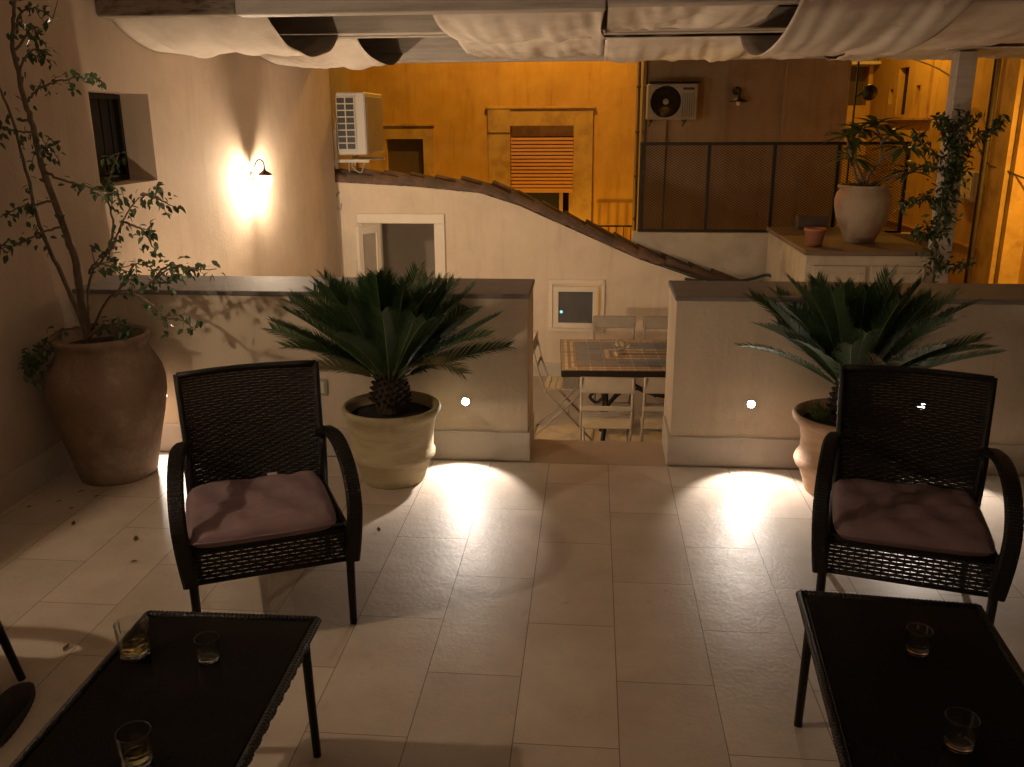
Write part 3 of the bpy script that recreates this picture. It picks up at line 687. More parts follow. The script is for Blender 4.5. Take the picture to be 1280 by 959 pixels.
MB().bevbox(-.12, -.001, -.30, .30, 0, .46, .01).build('box', 'boxface', mb_); MB().bevbox(-.135, -.121, -.24, .24, .04, .42, .004).build('door', 'boxface', mb_)
q = MB(True); q.tube([(5.87, 14.36, -4), (5.87, 14.36, 6)], .035, 8); q.tube([(5.88, 14.52, -4), (5.88, 14.5, 1.2), (5.88, 14.56, 6)], .018, 6); tag(q.build('wall_pipe', 'pipe'), 'dark vertical pipe pair beside the pilaster of the yellow house', 'pipe')
q = MB(True); q.tube(catmull([(4.9, 18.3, 3.1), (5.3, 17.0, 2.75), (5.7, 15.5, 2.25), (5.86, 14.5, 1.15), (5.95, 13.8, .95), (6.1, 12.5, .75)], 6), .014, 5); tag(q.build('overhead_cable', 'pipe'), 'dark cable sagging along the yellow street wall', 'cable')
fh = thing('corner_house', 'far yellow house with balcony and dark recess at the end of the street', 'house', (0, 21, 0))
q = MB(); q.box(3.42, 6.05, 0, .4, -4, 1.97); q.box(3.42, 6.05, 0, .4, 2.78, 8); q.box(6.05 - .14, 6.05, 0, .4, 1.97, 2.78); q.build('wall', 'yellow', fh)
MB().box(3.42, 5.92, .35, .38, 1.97, 2.78).build('opening', 'wooddoor', fh)
q = MB(); q.bevbox(4.2, 6.0, -.5, -.001, 2.79, 2.86, .01); q.build('balcony_slab', 'frame', fh)
q = MB(); q.box(4.2, 6.0, -.49, -.46, 3.25, 3.29)
for k in range(22): q.box(4.25 + k * .08, 4.265 + k * .08, -.48, -.465, 2.86, 3.25)
q.build('balcony_rail', 'iron', fh)
dl_ = thing('disc_lamp', 'round black lamp head on a thin pole behind the plumeria', 'lamp', (3.42, 12.4, 0))
q = MB(True); q.T = Matrix.Translation((.10, 0, 2.0)) @ Matrix.Rotation(R(90), 4, 'X'); q.lathe([(.0005, .05), (.09, .045), (.10, 0), (.09, -.02), (.0005, -.03)], 24); q.build('head', 'iron', dl_)
q = MB(True); q.tube([(-.06, .05, -4), (-.06, .05, 4)], .014, 6); q.tube([(-.06, .05, 1.95), (.02, 0, 2.0)], .012, 6); q.build('pole', 'iron', dl_)

# street lamps (sodium), hidden from the terrace by the canopy and walls
def streetlamp(loc, label, e, aim=None):
    t = thing('street_lamp', label, 'street lamp', loc, 0, 'sodium street lamps')
    q = MB(True); q.lathe([(.02, .16), (.06, .12), (.17, .02), (.18, 0), (.17, 0)], 20); q.build('hood', 'iron', t)
    q = MB(True); q.sphere((0, 0, -.02), .06, 8); q.build('bulb', 'sodium', t)
    if aim: light('bulb_light', 'SPOT', e, SODIUM, t, (.08, 0, -.02), .08, aim, spot_size=R(112), spot_blend=.5)
    else: light('bulb_light', 'POINT', e, SODIUM, t, (0, 0, -.12), .08)
    return t
streetlamp((-1.0, 12.9, 5.0), 'sodium street lamp hanging over the lane before the ochre house', 480)
streetlamp((-2.0, 12.9, -1.2), 'added sodium lamp hidden low in the lane behind the patio house', 400)  # unseen second lamp, added to light the ochre front more evenly
streetlamp((5.45, 10.9, 1.5), 'low sodium lamp lighting the foot of the yellow house', 900, (R(72), 0, R(-28)))
streetlamp((4.6, 17.0, 4.2), 'sodium street lamp above the end of the side street', 190)

# ---------------------------------------------------------------- canopy: beams, cloth
def beam(x0, x1, y0, y1, z0, z1, m, lab, nm='canopy_beam'):
    o = MB().bevbox(0, x1 - x0, 0, y1 - y0, 0, z1 - z0, .006).build(nm, m); o.location = (x0, y0, z0)
    return tag(o, lab, 'beam', 'canopy beams')
beam(-2.605, -1.86, 4.80, 4.90, 2.20, 2.34, 'oldbeam', 'stained weathered beam piece fixed to the side wall above the small window')
beam(-1.85, .045, 4.78, 4.90, 2.195, 2.36, 'beam', 'white canopy beam nearest the viewer, left of the centre seam')
beam(.055, 4.0, 4.78, 4.90, 2.215, 2.36, 'beam', 'white canopy beam nearest the viewer, right of the centre seam')
beam(-2.605, 4.0, 6.32, 6.42, 2.235, 2.37, 'beam', 'second white canopy beam counted from the viewer')
beam(-2.605, 4.0, 6.74, 6.80, 2.25, 2.33, 'beam', 'third canopy beam, thin, just behind the second')
beam(-2.605, 4.0, 8.46, 8.58, 2.185, 2.44, 'beam', 'farthest canopy beam, above the patio house')
beam(2.72, 2.86, -1.8, 8.6, 2.18, 2.30, 'beam', 'long canopy beam running from the column towards the house') 
rb = MB().box(-2.6, 4.4, -2.39, 8.7, 2.50, 2.53).build('canopy_roof', 'roofboard'); tag(rb, 'dark board roof above the canopy cloths', 'roof')

def swag(x0, x1, y0, y1, zt, sag, lab, seed=0, skew=0, nx=40, ny=30, zt2=None, sag2=None):
    rnd = random.Random(seed); ph = [rnd.uniform(0, 6.28) for _ in range(6)]; q = MB(True); vs = []; fs = []
    zt2 = zt if zt2 is None else zt2; sag2 = sag if sag2 is None else sag2
    for j in range(ny + 1):
        t = j / ny
        for i in range(nx + 1):
            s_ = i / nx; x = x0 + (x1 - x0) * s_; sg = sag + (sag2 - sag) * s_
            z = zt + (zt2 - zt) * t - sg * (4 * t * (1 - t)) ** .85
            wr = .005 * math.sin(x * 17 + ph[0] + 2 * t) + .0025 * math.sin(x * 41 + ph[1] - 3 * t) + .006 * math.sin(x * 7 + ph[2]) + .0015 * math.sin(x * 70 + ph[3])
            
            wr += .007 * math.sin(x * 23.7 + 5 * t + ph[5]) * math.sin(x * 5.1 + ph[1]) ** 2 + .004 * math.sin(x * 57 - 9 * t + ph[4]) * math.sin(x * 3.3 + ph[0]) ** 2 + .004 * math.sin(t * 22 + x * 9 + ph[3]) * math.sin(x * 4.4 + ph[5]) ** 2
            z += 1.5 * wr * math.sin(PI * t) ** .5
            e = .03 * math.sin(PI * t) * math.sin(t * 5 + ph[4]) * (s_ > .98)
            vs.append((x + e + skew * t * s_, y0 + (y1 - y0) * t, z))
    for j in range(ny):
        for i in range(nx): a = j * (nx + 1) + i; fs.append((a, a + 1, a + nx + 2, a + nx + 1))
    q.add(vs, fs); o = q.build('canopy_cloth', 'cloth')
    sm = o.modifiers.new('thickness', 'SOLIDIFY'); sm.thickness = .003
    return tag(o, lab, 'canopy cloth', 'sagging cream canopy cloths')
swag(-2.60, -1.74, 4.90, 6.32, 2.235, .165, 'deeply sagging cream cloth touching the side wall, nearest the viewer', 1)
swag(-2.60, -1.74, 6.82, 8.46, 2.26, .15, 'sagging cream cloth touching the side wall, second row, above the air conditioner', 2)
swag(-.86, .045, 4.905, 6.32, 2.235, .10, 'front cream cloth just left of the centre seam', 3, sag2=.105)
swag(-1.0, .05, 6.82, 8.46, 2.235, .055, 'second row cream cloth left of the centre seam', 4)
swag(.06, .95, 4.905, 6.32, 2.25, .055, 'front cream cloth just right of the centre seam', 5, sag2=.03)
swag(.065, 1.10, 6.82, 8.62, 2.235, .09, 'second row cream cloth hanging right of the centre seam, over the mesh fence', 6)
swag(.93, 1.72, 4.30, 6.30, 2.30, .22, 'large sagging cream cloth with pointed lower corner above the plumeria', 7, skew=-.0, zt2=2.19)
swag(1.12, 1.95, 6.82, 8.5, 2.23, .07, 'second row cream cloth above the cabinet', 8)
swag(1.76, 3.6, 5.0, 7.5, 2.24, .13, 'broad cream cloth at the right above the white column', 9, sag2=.06)
swag(1.98, 3.6, 7.62, 8.5, 2.2, .05, 'narrow cream cloth behind the top of the white column', 10)
for a, c in ((-2.60, .045), (.06, 3.6)): pass
swag(-2.60, .04, 2.9, 4.77, 2.35, .08, 'cream cloth over the seats at the left', 11)
swag(.06, 3.6, 2.9, 4.77, 2.36, .08, 'cream cloth over the seats at the right', 12)
swag(-2.60, .04, .6, 2.8, 2.35, .08, 'cream cloth over the tables at the left', 13)
swag(.06, 3.6, .6, 2.8, 2.36, .08, 'cream cloth over the tables at the right', 14)

# ---------------------------------------------------------------- amphora with tree
am = thing('clay_jar', 'big weathered terracotta jar in the left corner by the parapet', 'jar', (-2.315, 3.925, 0))
q = MB(True); q.lathe([(.185, 0), (.19, .015), (.205, .08), (.235, .2), (.265, .32), (.283, .42), (.284, .49), (.27, .55), (.245, .60), (.222, .635), (.213, .66), (.213, .675), (.228, .69), (.238, .705), (.238, .72), (.222, .728), (.205, .715), (.20, .66)], 56, wob=.006)
q.v = [(x * .95, y * .95, z * .975) for x, y, z in q.v]; q.build('body', 'terracotta', am)
q = MB(True); q.lathe([(.0005, .655), (.10, .66), (.189, .65)], 24); q.build('soil', 'soil', am)
BR = {
'trunk': [(-2.38, 3.93, 0.66), (-2.38, 3.92, 0.85), (-2.37, 3.9, 1.04), (-2.40, 3.89, 1.24), (-2.44, 3.87, 1.46), (-2.45, 3.86, 1.63), (-2.46, 3.84, 1.78), (-2.47, 3.83, 1.97), (-2.43, 3.81, 2.1), (-2.40, 3.8, 2.18)],
's2': [(-2.40, 3.95, 0.70), (-2.47, 3.96, 0.94), (-2.53, 3.96, 1.1), (-2.56, 3.95, 1.27), (-2.56, 3.93, 1.47), (-2.57, 3.90, 1.68), (-2.58, 3.85, 1.85), (-2.58, 3.8, 1.99)],
'b1': [(-2.37, 3.93, 0.72), (-2.31, 3.89, 0.97), (-2.18, 3.85, 1.1), (-2.09, 3.82, 1.22), (-2.02, 3.78, 1.3), (-1.93, 3.74, 1.36), (-1.83, 3.7, 1.38)],
'b1b': [(-2.18, 3.85, 1.11), (-2.13, 3.84, 1.23), (-2.13, 3.82, 1.37), (-2.09, 3.81, 1.46), (-2.04, 3.8, 1.54)],
'b1c': [(-1.93, 3.74, 1.37), (-1.85, 3.7, 1.36), (-1.79, 3.7, 1.33)],
'b2': [(-2.36, 3.93, 0.72), (-2.22, 3.88, 0.89), (-2.07, 3.82, 0.93), (-1.95, 3.76, 0.98), (-1.82, 3.71, 1.06), (-1.7, 3.66, 1.06), (-1.57, 3.6, 1.07)],
'b2b': [(-2.07, 3.82, 0.93), (-1.96, 3.76, 0.89), (-1.88, 3.71, 0.84), (-1.78, 3.66, 0.84), (-1.7, 3.6, 0.82)],
'b2c': [(-1.95, 3.76, 0.98), (-1.85, 3.7, 1.06), (-1.78, 3.7, 1.07), (-1.76, 3.7, 1.03)],
'b2d': [(-2.18, 3.86, 0.90), (-2.07, 3.8, 1.01), (-2.03, 3.8, 1.06), (-1.96, 3.8, 1.04), (-1.91, 3.8, 0.99)],
'b3': [(-2.39, 3.93, 0.74), (-2.48, 3.87, 0.73), (-2.53, 3.82, 0.68), (-2.56, 3.76, 0.63), (-2.56, 3.7, 0.60)],
'b3b': [(-2.42, 3.80, 0.74), (-2.49, 3.70, 0.67), (-2.54, 3.68, 0.62)],
'b4': [(-2.46, 3.85, 1.75), (-2.4, 3.84, 1.8), (-2.31, 3.78, 1.82), (-2.18, 3.72, 1.84), (-2.06, 3.66, 1.84), (-1.98, 3.6, 1.83)],
'b5': [(-2.46, 3.83, 1.87), (-2.36, 3.75, 1.94), (-2.3, 3.75, 1.96), (-2.26, 3.75, 1.94)],
'b6': [(-2.44, 3.8, 1.96), (-2.38, 3.8, 2.02), (-2.35, 3.8, 2.06), (-2.34, 3.8, 2.02), (-2.34, 3.8, 1.98)],
'b7': [(-2.41, 3.88, 1.33), (-2.47, 3.8, 1.32), (-2.53, 3.75, 1.3), (-2.57, 3.7, 1.27)],
'b8': [(-2.39, 3.89, 1.22), (-2.44, 3.8, 1.2), (-2.50, 3.72, 1.16), (-2.55, 3.65, 1.15)],
'b9': [(-2.44, 3.87, 1.46), (-2.32, 3.79, 1.43), (-2.19, 3.72, 1.41), (-2.07, 3.66, 1.39), (-1.95, 3.6, 1.38)],
'b10': [(-2.45, 3.86, 1.63), (-2.49, 3.8, 1.63), (-2.54, 3.74, 1.66)],
'b12': [(-2.34, 3.85, 0.70), (-2.25, 3.85, 0.76), (-2.17, 3.85, 0.77), (-2.13, 3.82, 0.74)],
'b13': [(-2.44, 3.86, 1.52), (-2.38, 3.75, 1.55), (-2.33, 3.75, 1.57), (-2.3, 3.75, 1.55)],
'b14': [(-2.46, 3.85, 2.03), (-2.40, 3.8, 2.10), (-2.30, 3.76, 2.12), (-2.22, 3.74, 2.08)],
'b15': [(-2.07, 3.82, 1.24), (-1.98, 3.78, 1.22), (-1.92, 3.75, 1.16), (-1.90, 3.74, 1.10)],
'b16': [(-2.30, 3.88, 1.0), (-2.22, 3.8, 1.06), (-2.12, 3.76, 1.05), (-2.05, 3.74, 1.00)],
}
tr = thing('potted_tree', 'thin climbing tree with small leaves growing up the corner from the big jar', 'tree', (-2.38, 3.93, .67))
O = Vector((2.38, -3.93, -.67))
q = MB(True); lf = MB()
for k, P in BR.items():
    C_ = catmull(P, 6); r0 = .021 if k == 'trunk' else (.012 if k == 's2' else .0062); C_ = [c + O + rv(.004) for c in C_]
    q.tube(C_, [r0 * (1 - .72 * i / len(C_)) for i in range(len(C_))], 7)
    n_ = len(C_); start = .25 if k in ('trunk', 's2') else .25
    for i, c in enumerate(C_):
        if i / n_ < start: continue
        cnt = {'trunk': 2, 's2': 2}.get(k, 3)
        if k[0] == 'b' and i > n_ - 5: cnt = 5
        if k in ('b3', 'b3b', 'b12'): cnt += 3
        for j in range(cnt):
            if random.random() < .45: continue
            d = rv() * .8 + Vector((.1, -.1, -.45)); s_ = random.uniform(.024, .042)
            c2 = c + rv(.032)
            if c2.x < -2.6 + 2.38 + .0: c2.x = -.2
            leafgeo(lf, c2, d, rv(.6) + Vector((0, -.4, .9)), s_, s_ * .58, .2)
# twigs
for k in range(60):
    P = random.choice([v for kk, v in BR.items() if kk != 'trunk']); i = random.randrange(1, len(P)); p = Vector(P[i]) + O
    e = p + Vector((random.uniform(-.05, .09), random.uniform(-.09, .03), random.uniform(-.07, .09)))
    if e.x < -.2: e.x = -.2
    q.tube([p, (p + e) / 2 + rv(.008), e], [.0028, .002, .0012], 5)
    for j in range(3): s_ = random.uniform(.025, .045); leafgeo(lf, e + rv(.014), rv() + Vector((0, 0, -.5)), rv(.5) + Vector((0, -.4, .9)), s_, s_ * .58, .2)
q.build('trunk', 'bark', tr); lf.build('crown', 'leaf', tr)

# fallen leaves on the floor
leaves = [(-2.42, 3.55, 0), (-2.30, 3.50, 0), (-2.28, 3.62, 0), (-2.38, 3.66, 0), (-2.50, 3.50, 0), (-2.20, 3.32, 0), (-1.86, 3.20, 0), (-1.79, 3.02, 0), (-2.22, 2.83, 0), (-2.35, 3.05, 0), (-1.70, 2.41, 0), (-2.35, 2.45, 0), (-2.5, 3.2, 0), (-.87, 3.36, 0)]
for i, p in enumerate(leaves):
    q = MB(); a = random.random() * 6.3; leafgeo(q, (0, 0, .004), (math.cos(a), math.sin(a), .12), (0, 0, 1), .035, .018, -.1)
    o = q.build('fallen_leaf', 'deadleaf'); o.location = p
    tag(o, 'small dry leaf lying on the pale terrace tiles', 'leaf', 'dry leaves scattered on the floor')

# ---------------------------------------------------------------- palm pots and sago palms
def palm_pot(loc, m, label, prof):
    t = thing('palm_pot', label, 'plant pot', loc)
    q = MB(True); q.lathe(prof, 56, wob=.003); q.build('body', m, t)
    zr = prof[-1][1]; q = MB(True); q.lathe([(.0005, zr + .01), (.1, zr + .012), (prof[-1][0] + .002, zr + .002)], 30); q.build('soil', 'soil', t)
    return t
palm_pot((-.935, 3.96, 0), 'potcream', 'cream clay pot with ringed base, holding the left sago palm',
         [(.145, 0), (.15, .01), (.163, .05), (.178, .10), (.192, .118), (.203, .128), (.203, .148), (.194, .16), (.197, .22), (.205, .29), (.212, .325), (.226, .338), (.234, .352), (.234, .368), (.226, .378), (.212, .376), (.205, .36), (.20, .325)])
palm_pot((1.175, 3.96, 0), 'potpink', 'pinkish clay pot behind the right armchair, holding the right sago palm',
         [(.155, 0), (.16, .01), (.175, .06), (.192, .11), (.212, .13), (.220, .15), (.215, .17), (.197, .20), (.195, .25), (.205, .31), (.220, .335), (.238, .35), (.242, .365), (.238, .378), (.226, .384), (.216, .375), (.205, .33)])

def frond_mesh(L_, bend, W_, seed):
    rnd = random.Random(seed); vs = []; pts = []; mb = MB()
    n = 16; p = Vector((0, 0, 0)); an = 0
    for i in range(n + 1):
        pts.append(p.copy()); t = i / n; a = bend * t * t
        p = p + Vector((math.cos(a), 0, -math.sin(a))) * L_ / n
    mb.tube(pts, [.0042 * (1 - .75 * i / n) for i in range(n + 1)], 5)
    nr = len(mb.f); N = 74
    for k in range(N):
        t = .14 + .86 * k / (N - 1); f = t * n; i = min(int(f), n - 1); q0 = pts[i].lerp(pts[i + 1], f - i); tan = (pts[i + 1] - pts[i]).normalized()
        up = Vector((-tan.z, 0, tan.x)) if tan.x > 0 else Vector((0, 0, 1))
        ll = W_ * min(1, (t - .06) * 3.2) * (1 - .5 * t ** 5) * rnd.uniform(.86, 1.08)
        for sd in (1, -1):
            d = (Vector((0, sd, 0)) * .80 + tan * (.50 + .75 * t) + up * .42 + Vector((rnd.uniform(-.07, .07),) * 3)).normalized()
            w_ = tan * .0035; m1 = q0 + d * ll * .55 - up * .002; e = q0 + d * ll - up * ll * .16
            o = len(mb.v); mb.v += [tuple(q0 - w_), tuple(q0 + w_), tuple(m1 - w_), tuple(m1 + w_), tuple(e)]
            mb.f += [(o, o + 1, o + 3, o + 2), (o + 2, o + 3, o + 4)]
    me = bpy.data.meshes.new('frond'); me.from_pydata(mb.v, [], mb.f); me.materials.append(M['palm']); me.materials.append(M['rachis'])
    for i, pl_ in enumerate(me.polygons): pl_.material_index = 1 if i < nr else 0
    return me
FR = [frond_mesh(.60, R(14), .145, 1), frond_mesh(.60, R(26), .15, 2), frond_mesh(.58, R(6), .14, 3), frond_mesh(.60, R(36), .145, 4)]
M['palmold'] = mat('yellowed_palm', (.16, .12, .045), (.09, .10, .035), scale=7, rough=.6)
FRY = frond_mesh(.50, R(70), .13, 9); FRY.materials[0] = M['palmold']
def sago(loc, label, seed, n=76, sc=.94, lean=0, zs=.0):
    rnd = random.Random(seed); t = thing('sago_palm', label, 'palm', loc)
    q = MB(True); q.lathe([(.07, -.04), (.078, .02), (.075, .07), (.06, .12), (.03, .15)], 24, wob=.04)
    for k in range(90):
        a = k * 2.399; z = k / 90 * .13; r = .074 - .035 * (k / 90) ** 2; p = Vector((r * math.cos(a), r * math.sin(a), z))
        q.tube([p, p + Vector((math.cos(a) * .028, math.sin(a) * .028, .018))], [.011, .004], 5)
    q.smooth = False; q.build('trunk', 'palmtrunk', t)
    for k in range(n):
        f = k / (n - 1); az = k * 2.39996 + rnd.uniform(-.15, .15)
        el = R(82) * (1 - f) ** 1.05 + R(23) * f + (R(14) if math.sin(az) < -.55 else 0) + rnd.uniform(-R(5), R(5)); el = min(el, R(86))
        me = FR[0] if f < .25 else (FR[2] if rnd.random() < .35 else FR[rnd.choice((0, 1))])
        if f > .85: me = FR[rnd.choice((0, 1))]
        ln = sc * (.80 + .22 * math.sin(min(1, f * 1.8) * PI / 2)) * rnd.uniform(.92, 1.04)
        dy = math.sin(az)
        if dy > .25 and el < R(40): el = R(40) + rnd.uniform(0, R(12)); ln *= .72      # the wall stands behind
        if f < .3: ln *= .92
        if k in (n - 3, n - 9): me = FRY
        o = bpy.data.objects.new('frond', me); col.objects.link(o); o.parent = t
        o.location = (.03 * math.cos(az), .03 * math.sin(az), .11 + zs)
        o.rotation_euler = (Matrix.Rotation(az, 3, 'Z') @ Matrix.Rotation(-el, 3, 'Y') @ Matrix.Rotation(rnd.uniform(-.5, .5), 3, 'X')).to_euler()
        o.scale = (ln,) * 3
    return t
sago((-.935, 3.95, .39), 'broad sago palm left of the patio opening, fronds reaching over the left armchair', 5)
sago((1.175, 3.95, .385), 'broad sago palm right of the patio opening, behind the right armchair', 23, n=66)
wd = thing('small_weeds', 'little green and purple weeds at the rim of the pinkish pot', 'plant', (1.03, 3.86, .385))
q = MB()
for k in range(50):
    a = random.random() * 6.3; leafgeo(q, (random.uniform(-.03, .03), random.uniform(-.03, .03), 0), (math.cos(a) * .6, math.sin(a) * .6, 1), (0, 1, 0), random.uniform(.05, .10), .006)
q.build('grass_blades', 'plume', wd)
q = MB()
for k in range(60):
    leafgeo(q, (.07 + random.gauss(0, .02), random.gauss(0, .02), random.uniform(.0, .13)), rv(), (0, 0, 1), .03, .014)
M['purple'] = mat('purple_leaf', (.09, .03, .05), (.05, .02, .03), rough=.6); q.build('purple_leaves', 'purple', wd)

# ---------------------------------------------------------------- rattan armchairs
def weave(mb, f, W_, H_, rp, sp_, hh, amp, th=.0022, seg=2):
    nr = int(H_ / rp); ns = int(W_ / sp_)
    for r in range(nr):
        vv = (r + .5) * rp; pts = []
        N = ns * seg
        for i in range(N + 1):
            u = i / N * W_; off = amp * math.cos(PI * i / seg + PI * r)
            P, nrm = f(u, vv); P2, _ = f(u, vv + .001); upv = (P2 - P).normalized()
            pts.append((P + nrm * off, upv, nrm))
        vs = []; fs = []
        for P, upv, nrm in pts: vs += [tuple(P - upv * hh / 2), tuple(P + nrm * th), tuple(P + upv * hh / 2), tuple(P - nrm * th)]
        for i in range(N):
            for k in range(4): fs.append((i * 4 + k, i * 4 + (k + 1) % 4, i * 4 + 4 + (k + 1) % 4, i * 4 + 4 + k))
        mb.add(vs, fs)
    for s_ in range(ns + 1):
        u = s_ * sp_; u = min(u, W_)
        mb.tube([f(u, v_)[0] for v_ in (0, H_ * .25, H_ * .5, H_ * .75, H_)], .0022, 4, cap=False)

def wrapped(mb, pts, r, n=8):
    P = catmull(pts, 6); mb.tube(P, r, n)

def make_chair(label):
    t = thing('rattan_armchair', label, 'armchair', group='dark rattan armchairs')
    # backrest: from (z .30, y .40) to (z .80, y .55); wider at the top
    zb, zt, yb, yt = .30, .80, .40, .50
    def fb(u, v):
        vv = v / .51; wv = .44 + .035 * vv; uu = (u / .46 - .5)
        return Vector((uu * wv, yb + (yt - yb) * vv - .02 * math.sin(PI * vv) + .035 * (1 - (2 * uu) ** 2), zb + (zt - zb) * vv)), Vector((0, -1, .2)).normalized()
    m = MB(); weave(m, fb, .46, .51, .0098, .023, .0097, .0020, .0030); m.build('backrest', 'wicker', t)
    fr = MB(True)
    for s_ in (-1, 1): fr.tube([fb(.23 + s_ * .235, v_)[0] for v_ in (-.02, .15, .3, .45, .52)], .012, 8)
    fr.tube([fb(u, .515)[0] for u in (-.005, .1, .2, .3, .4, .465)], .012, 8)
    fr.build('back_frame', 'wicker', t)
    # seat
    def fs_(u, v): return Vector((u - .245, v, .355)), Vector((0, 0, 1))
    m = MB(); weave(m, fs_, .49, .42, .012, .03, .010, .002); m.box(-.235, .235, .01, .40, .338, .348); m.build('seat', 'wicker', t)
    def fa(u, v): return Vector((u - .243, -.004, .245 + v)), Vector((0, -1, 0))
    m = MB(); weave(m, fa, .486, .115, .0135, .021, .0118, .0022, .0022); m.build('front_apron', 'wicker', t)
    m = MB(True); m.tube([(-.25, 0, .365), (.25, 0, .365)], .013, 8); m.tube([(-.25, 0, .246), (.25, 0, .246)], .009, 8)
    for s_ in (-1, 1): m.tube([(s_ * .245, 0, .36), (s_ * .235, .42, .35)], .012, 8); m.tube([(s_ * .245, 0, .25), (s_ * .235, .44, .25)], .009, 8)
    m.tube([(-.235, .42, .35), (.235, .42, .35)], .012, 8); m.build('seat_frame', 'wicker', t)
    for s_ in (-1, 1):
        def fl(u, v): return Vector((s_ * (.246 - .01 * u / .42), u, .25 + v)), Vector((s_, 0, 0))
        m = MB(); weave(m, fl, .42, .105, .0135, .021, .0118, .0022, .0022); m.build('side_apron', 'wicker', t)
    for s_ in (-1, 1):
        m = MB(True); m.tube([(s_ * .25, -.002, 0), (s_ * .251, -.002, .2), (s_ * .252, -.002, .38)], [.0125, .0145, .016], 8); m.build('leg', 'wicker', t)
        m = MB(True); m.tube([(s_ * .245, .53, 0), (s_ * .24, .47, .25), (s_ * .237, .42, .44), (s_ * .24, .43, .58)], [.012, .014, .015, .015], 8); m.build('leg', 'wicker', t)
        m = MB(); P = catmull([(s_ * .235, .43, .555), (s_ * .245, .36, .590), (s_ * .262, .25, .600), (s_ * .270, .13, .580), (s_ * .275, .04, .525), (s_ * .275, -.01, .45), (s_ * .270, -.018, .37), (s_ * .264, -.012, .30), (s_ * .257, -.006, .24)], 5)
        m.band(P, .046, .022, [(1, 0, 0)] * len(P))
        # ridges of the wrapping
        for i in range(1, len(P) - 1):
            for fr_ in (0, .5):
                c = P[i].lerp(P[i + 1], fr_) if i + 1 < len(P) else P[i]; d = (P[i + 1] - P[i - 1]).normalized() * .004
                m.band([c - d, c + d], .050, .027, (1, 0, 0))
        m.build('armrest', 'wicker', t)
    return t
def make_cushion(loc, rz, label, seed):
    rnd = random.Random(seed); q = MB(True); n = 28; vs = []; fs = []
    ph = [rnd.uniform(0, 6) for _ in range(6)]
    for sgn in (1, -1):
        for j in range(n + 1):
            for i in range(n + 1):
                u = 2 * i / n - 1; v = 2 * j / n - 1; uu = math.copysign(abs(u) ** .7, u) if 0 else u
                e = max(0, 1 - abs(u) ** 7) ** .45 * max(0, 1 - abs(v) ** 7) ** .45
                rr = 1 - .06 * (abs(u) ** 4) * (abs(v) ** 4)
                wr = 0
                if sgn > 0: wr = .0045 * math.sin(9 * u + 5 * v + ph[0]) + .004 * math.sin(4 * u - 13 * v + ph[1]) + .0035 * math.sin(3 * v * v + 14 * u * v + ph[2]) * (abs(u) + abs(v)) / 2
                vs.append((u * .235 * rr, v * .235 * rr, sgn * (.004 + .030 * e) + wr * e))
    m_ = (n + 1) ** 2
    for k in range(2):
        for j in range(n):
            for i in range(n):
                a = k * m_ + j * (n + 1) + i; fs.append((a, a + 1, a + n + 2, a + n + 1) if k == 0 else (a, a + n + 1, a + n + 2, a + 1))
    q.add(vs, fs)
    ring = [j for j in range(n)] + [i * (n + 1) + n for i in range(n)] + [n * (n + 1) + n - j for j in range(n)] + [(n - i) * (n + 1) for i in range(n)]
    q.f += [(ring[k], ring[k] + m_, ring[(k + 1) % len(ring)] + m_, ring[(k + 1) % len(ring)]) for k in range(len(ring))]
    t = thing('seat_cushion', label, 'cushion', loc, rz, 'mauve seat cushions')
    q.build('cover', 'cushion', t)
    p = MB(True); rp_ = [Vector(vs[k]) * 1.0 + Vector((0, 0, -.004)) for k in ring]; p.tube(rp_ + [rp_[0]], .004, 6); p.build('piping', 'cushion', t)
    g = MB(); g.bevbox(.05, .085, .228, .25, .006, .024, .002); g.build('care_tag', 'tag', t)
    return t
ch = make_chair('dark rattan armchair before the left sago palm, mauve cushion on it')
ch.location = (-1.022, 2.558, 0); ch.rotation_euler.z = R(25)
c2 = copy_tree(ch); c2['label'] = 'dark rattan armchair before the right parapet, a wall spot shining through its back'
c2.location = (1.018, 2.644, 0); c2.rotation_euler.z = R(-15)
c3 = copy_tree(ch); c3['label'] = 'rattan armchair mostly out of view, only one dark leg showing at the left'
c3.location = (-2.272, 2.01, 0); c3.rotation_euler.z = R(-90)
def loc_on(base, rz, x, y, z): c, s_ = math.cos(rz), math.sin(rz); return (base[0] + c * x - s_ * y, base[1] + s_ * x + c * y, z)
make_cushion(loc_on((-1.022, 2.558), R(25), -.018, .195, .395), R(25), 'mauve seat cushion lying on the left armchair with the armrest shadow across it', 3)
cu = make_cushion(loc_on((1.018, 2.644), R(-15), .0, .20, .395), R(-13), 'mauve seat cushion lying on the right armchair', 8)

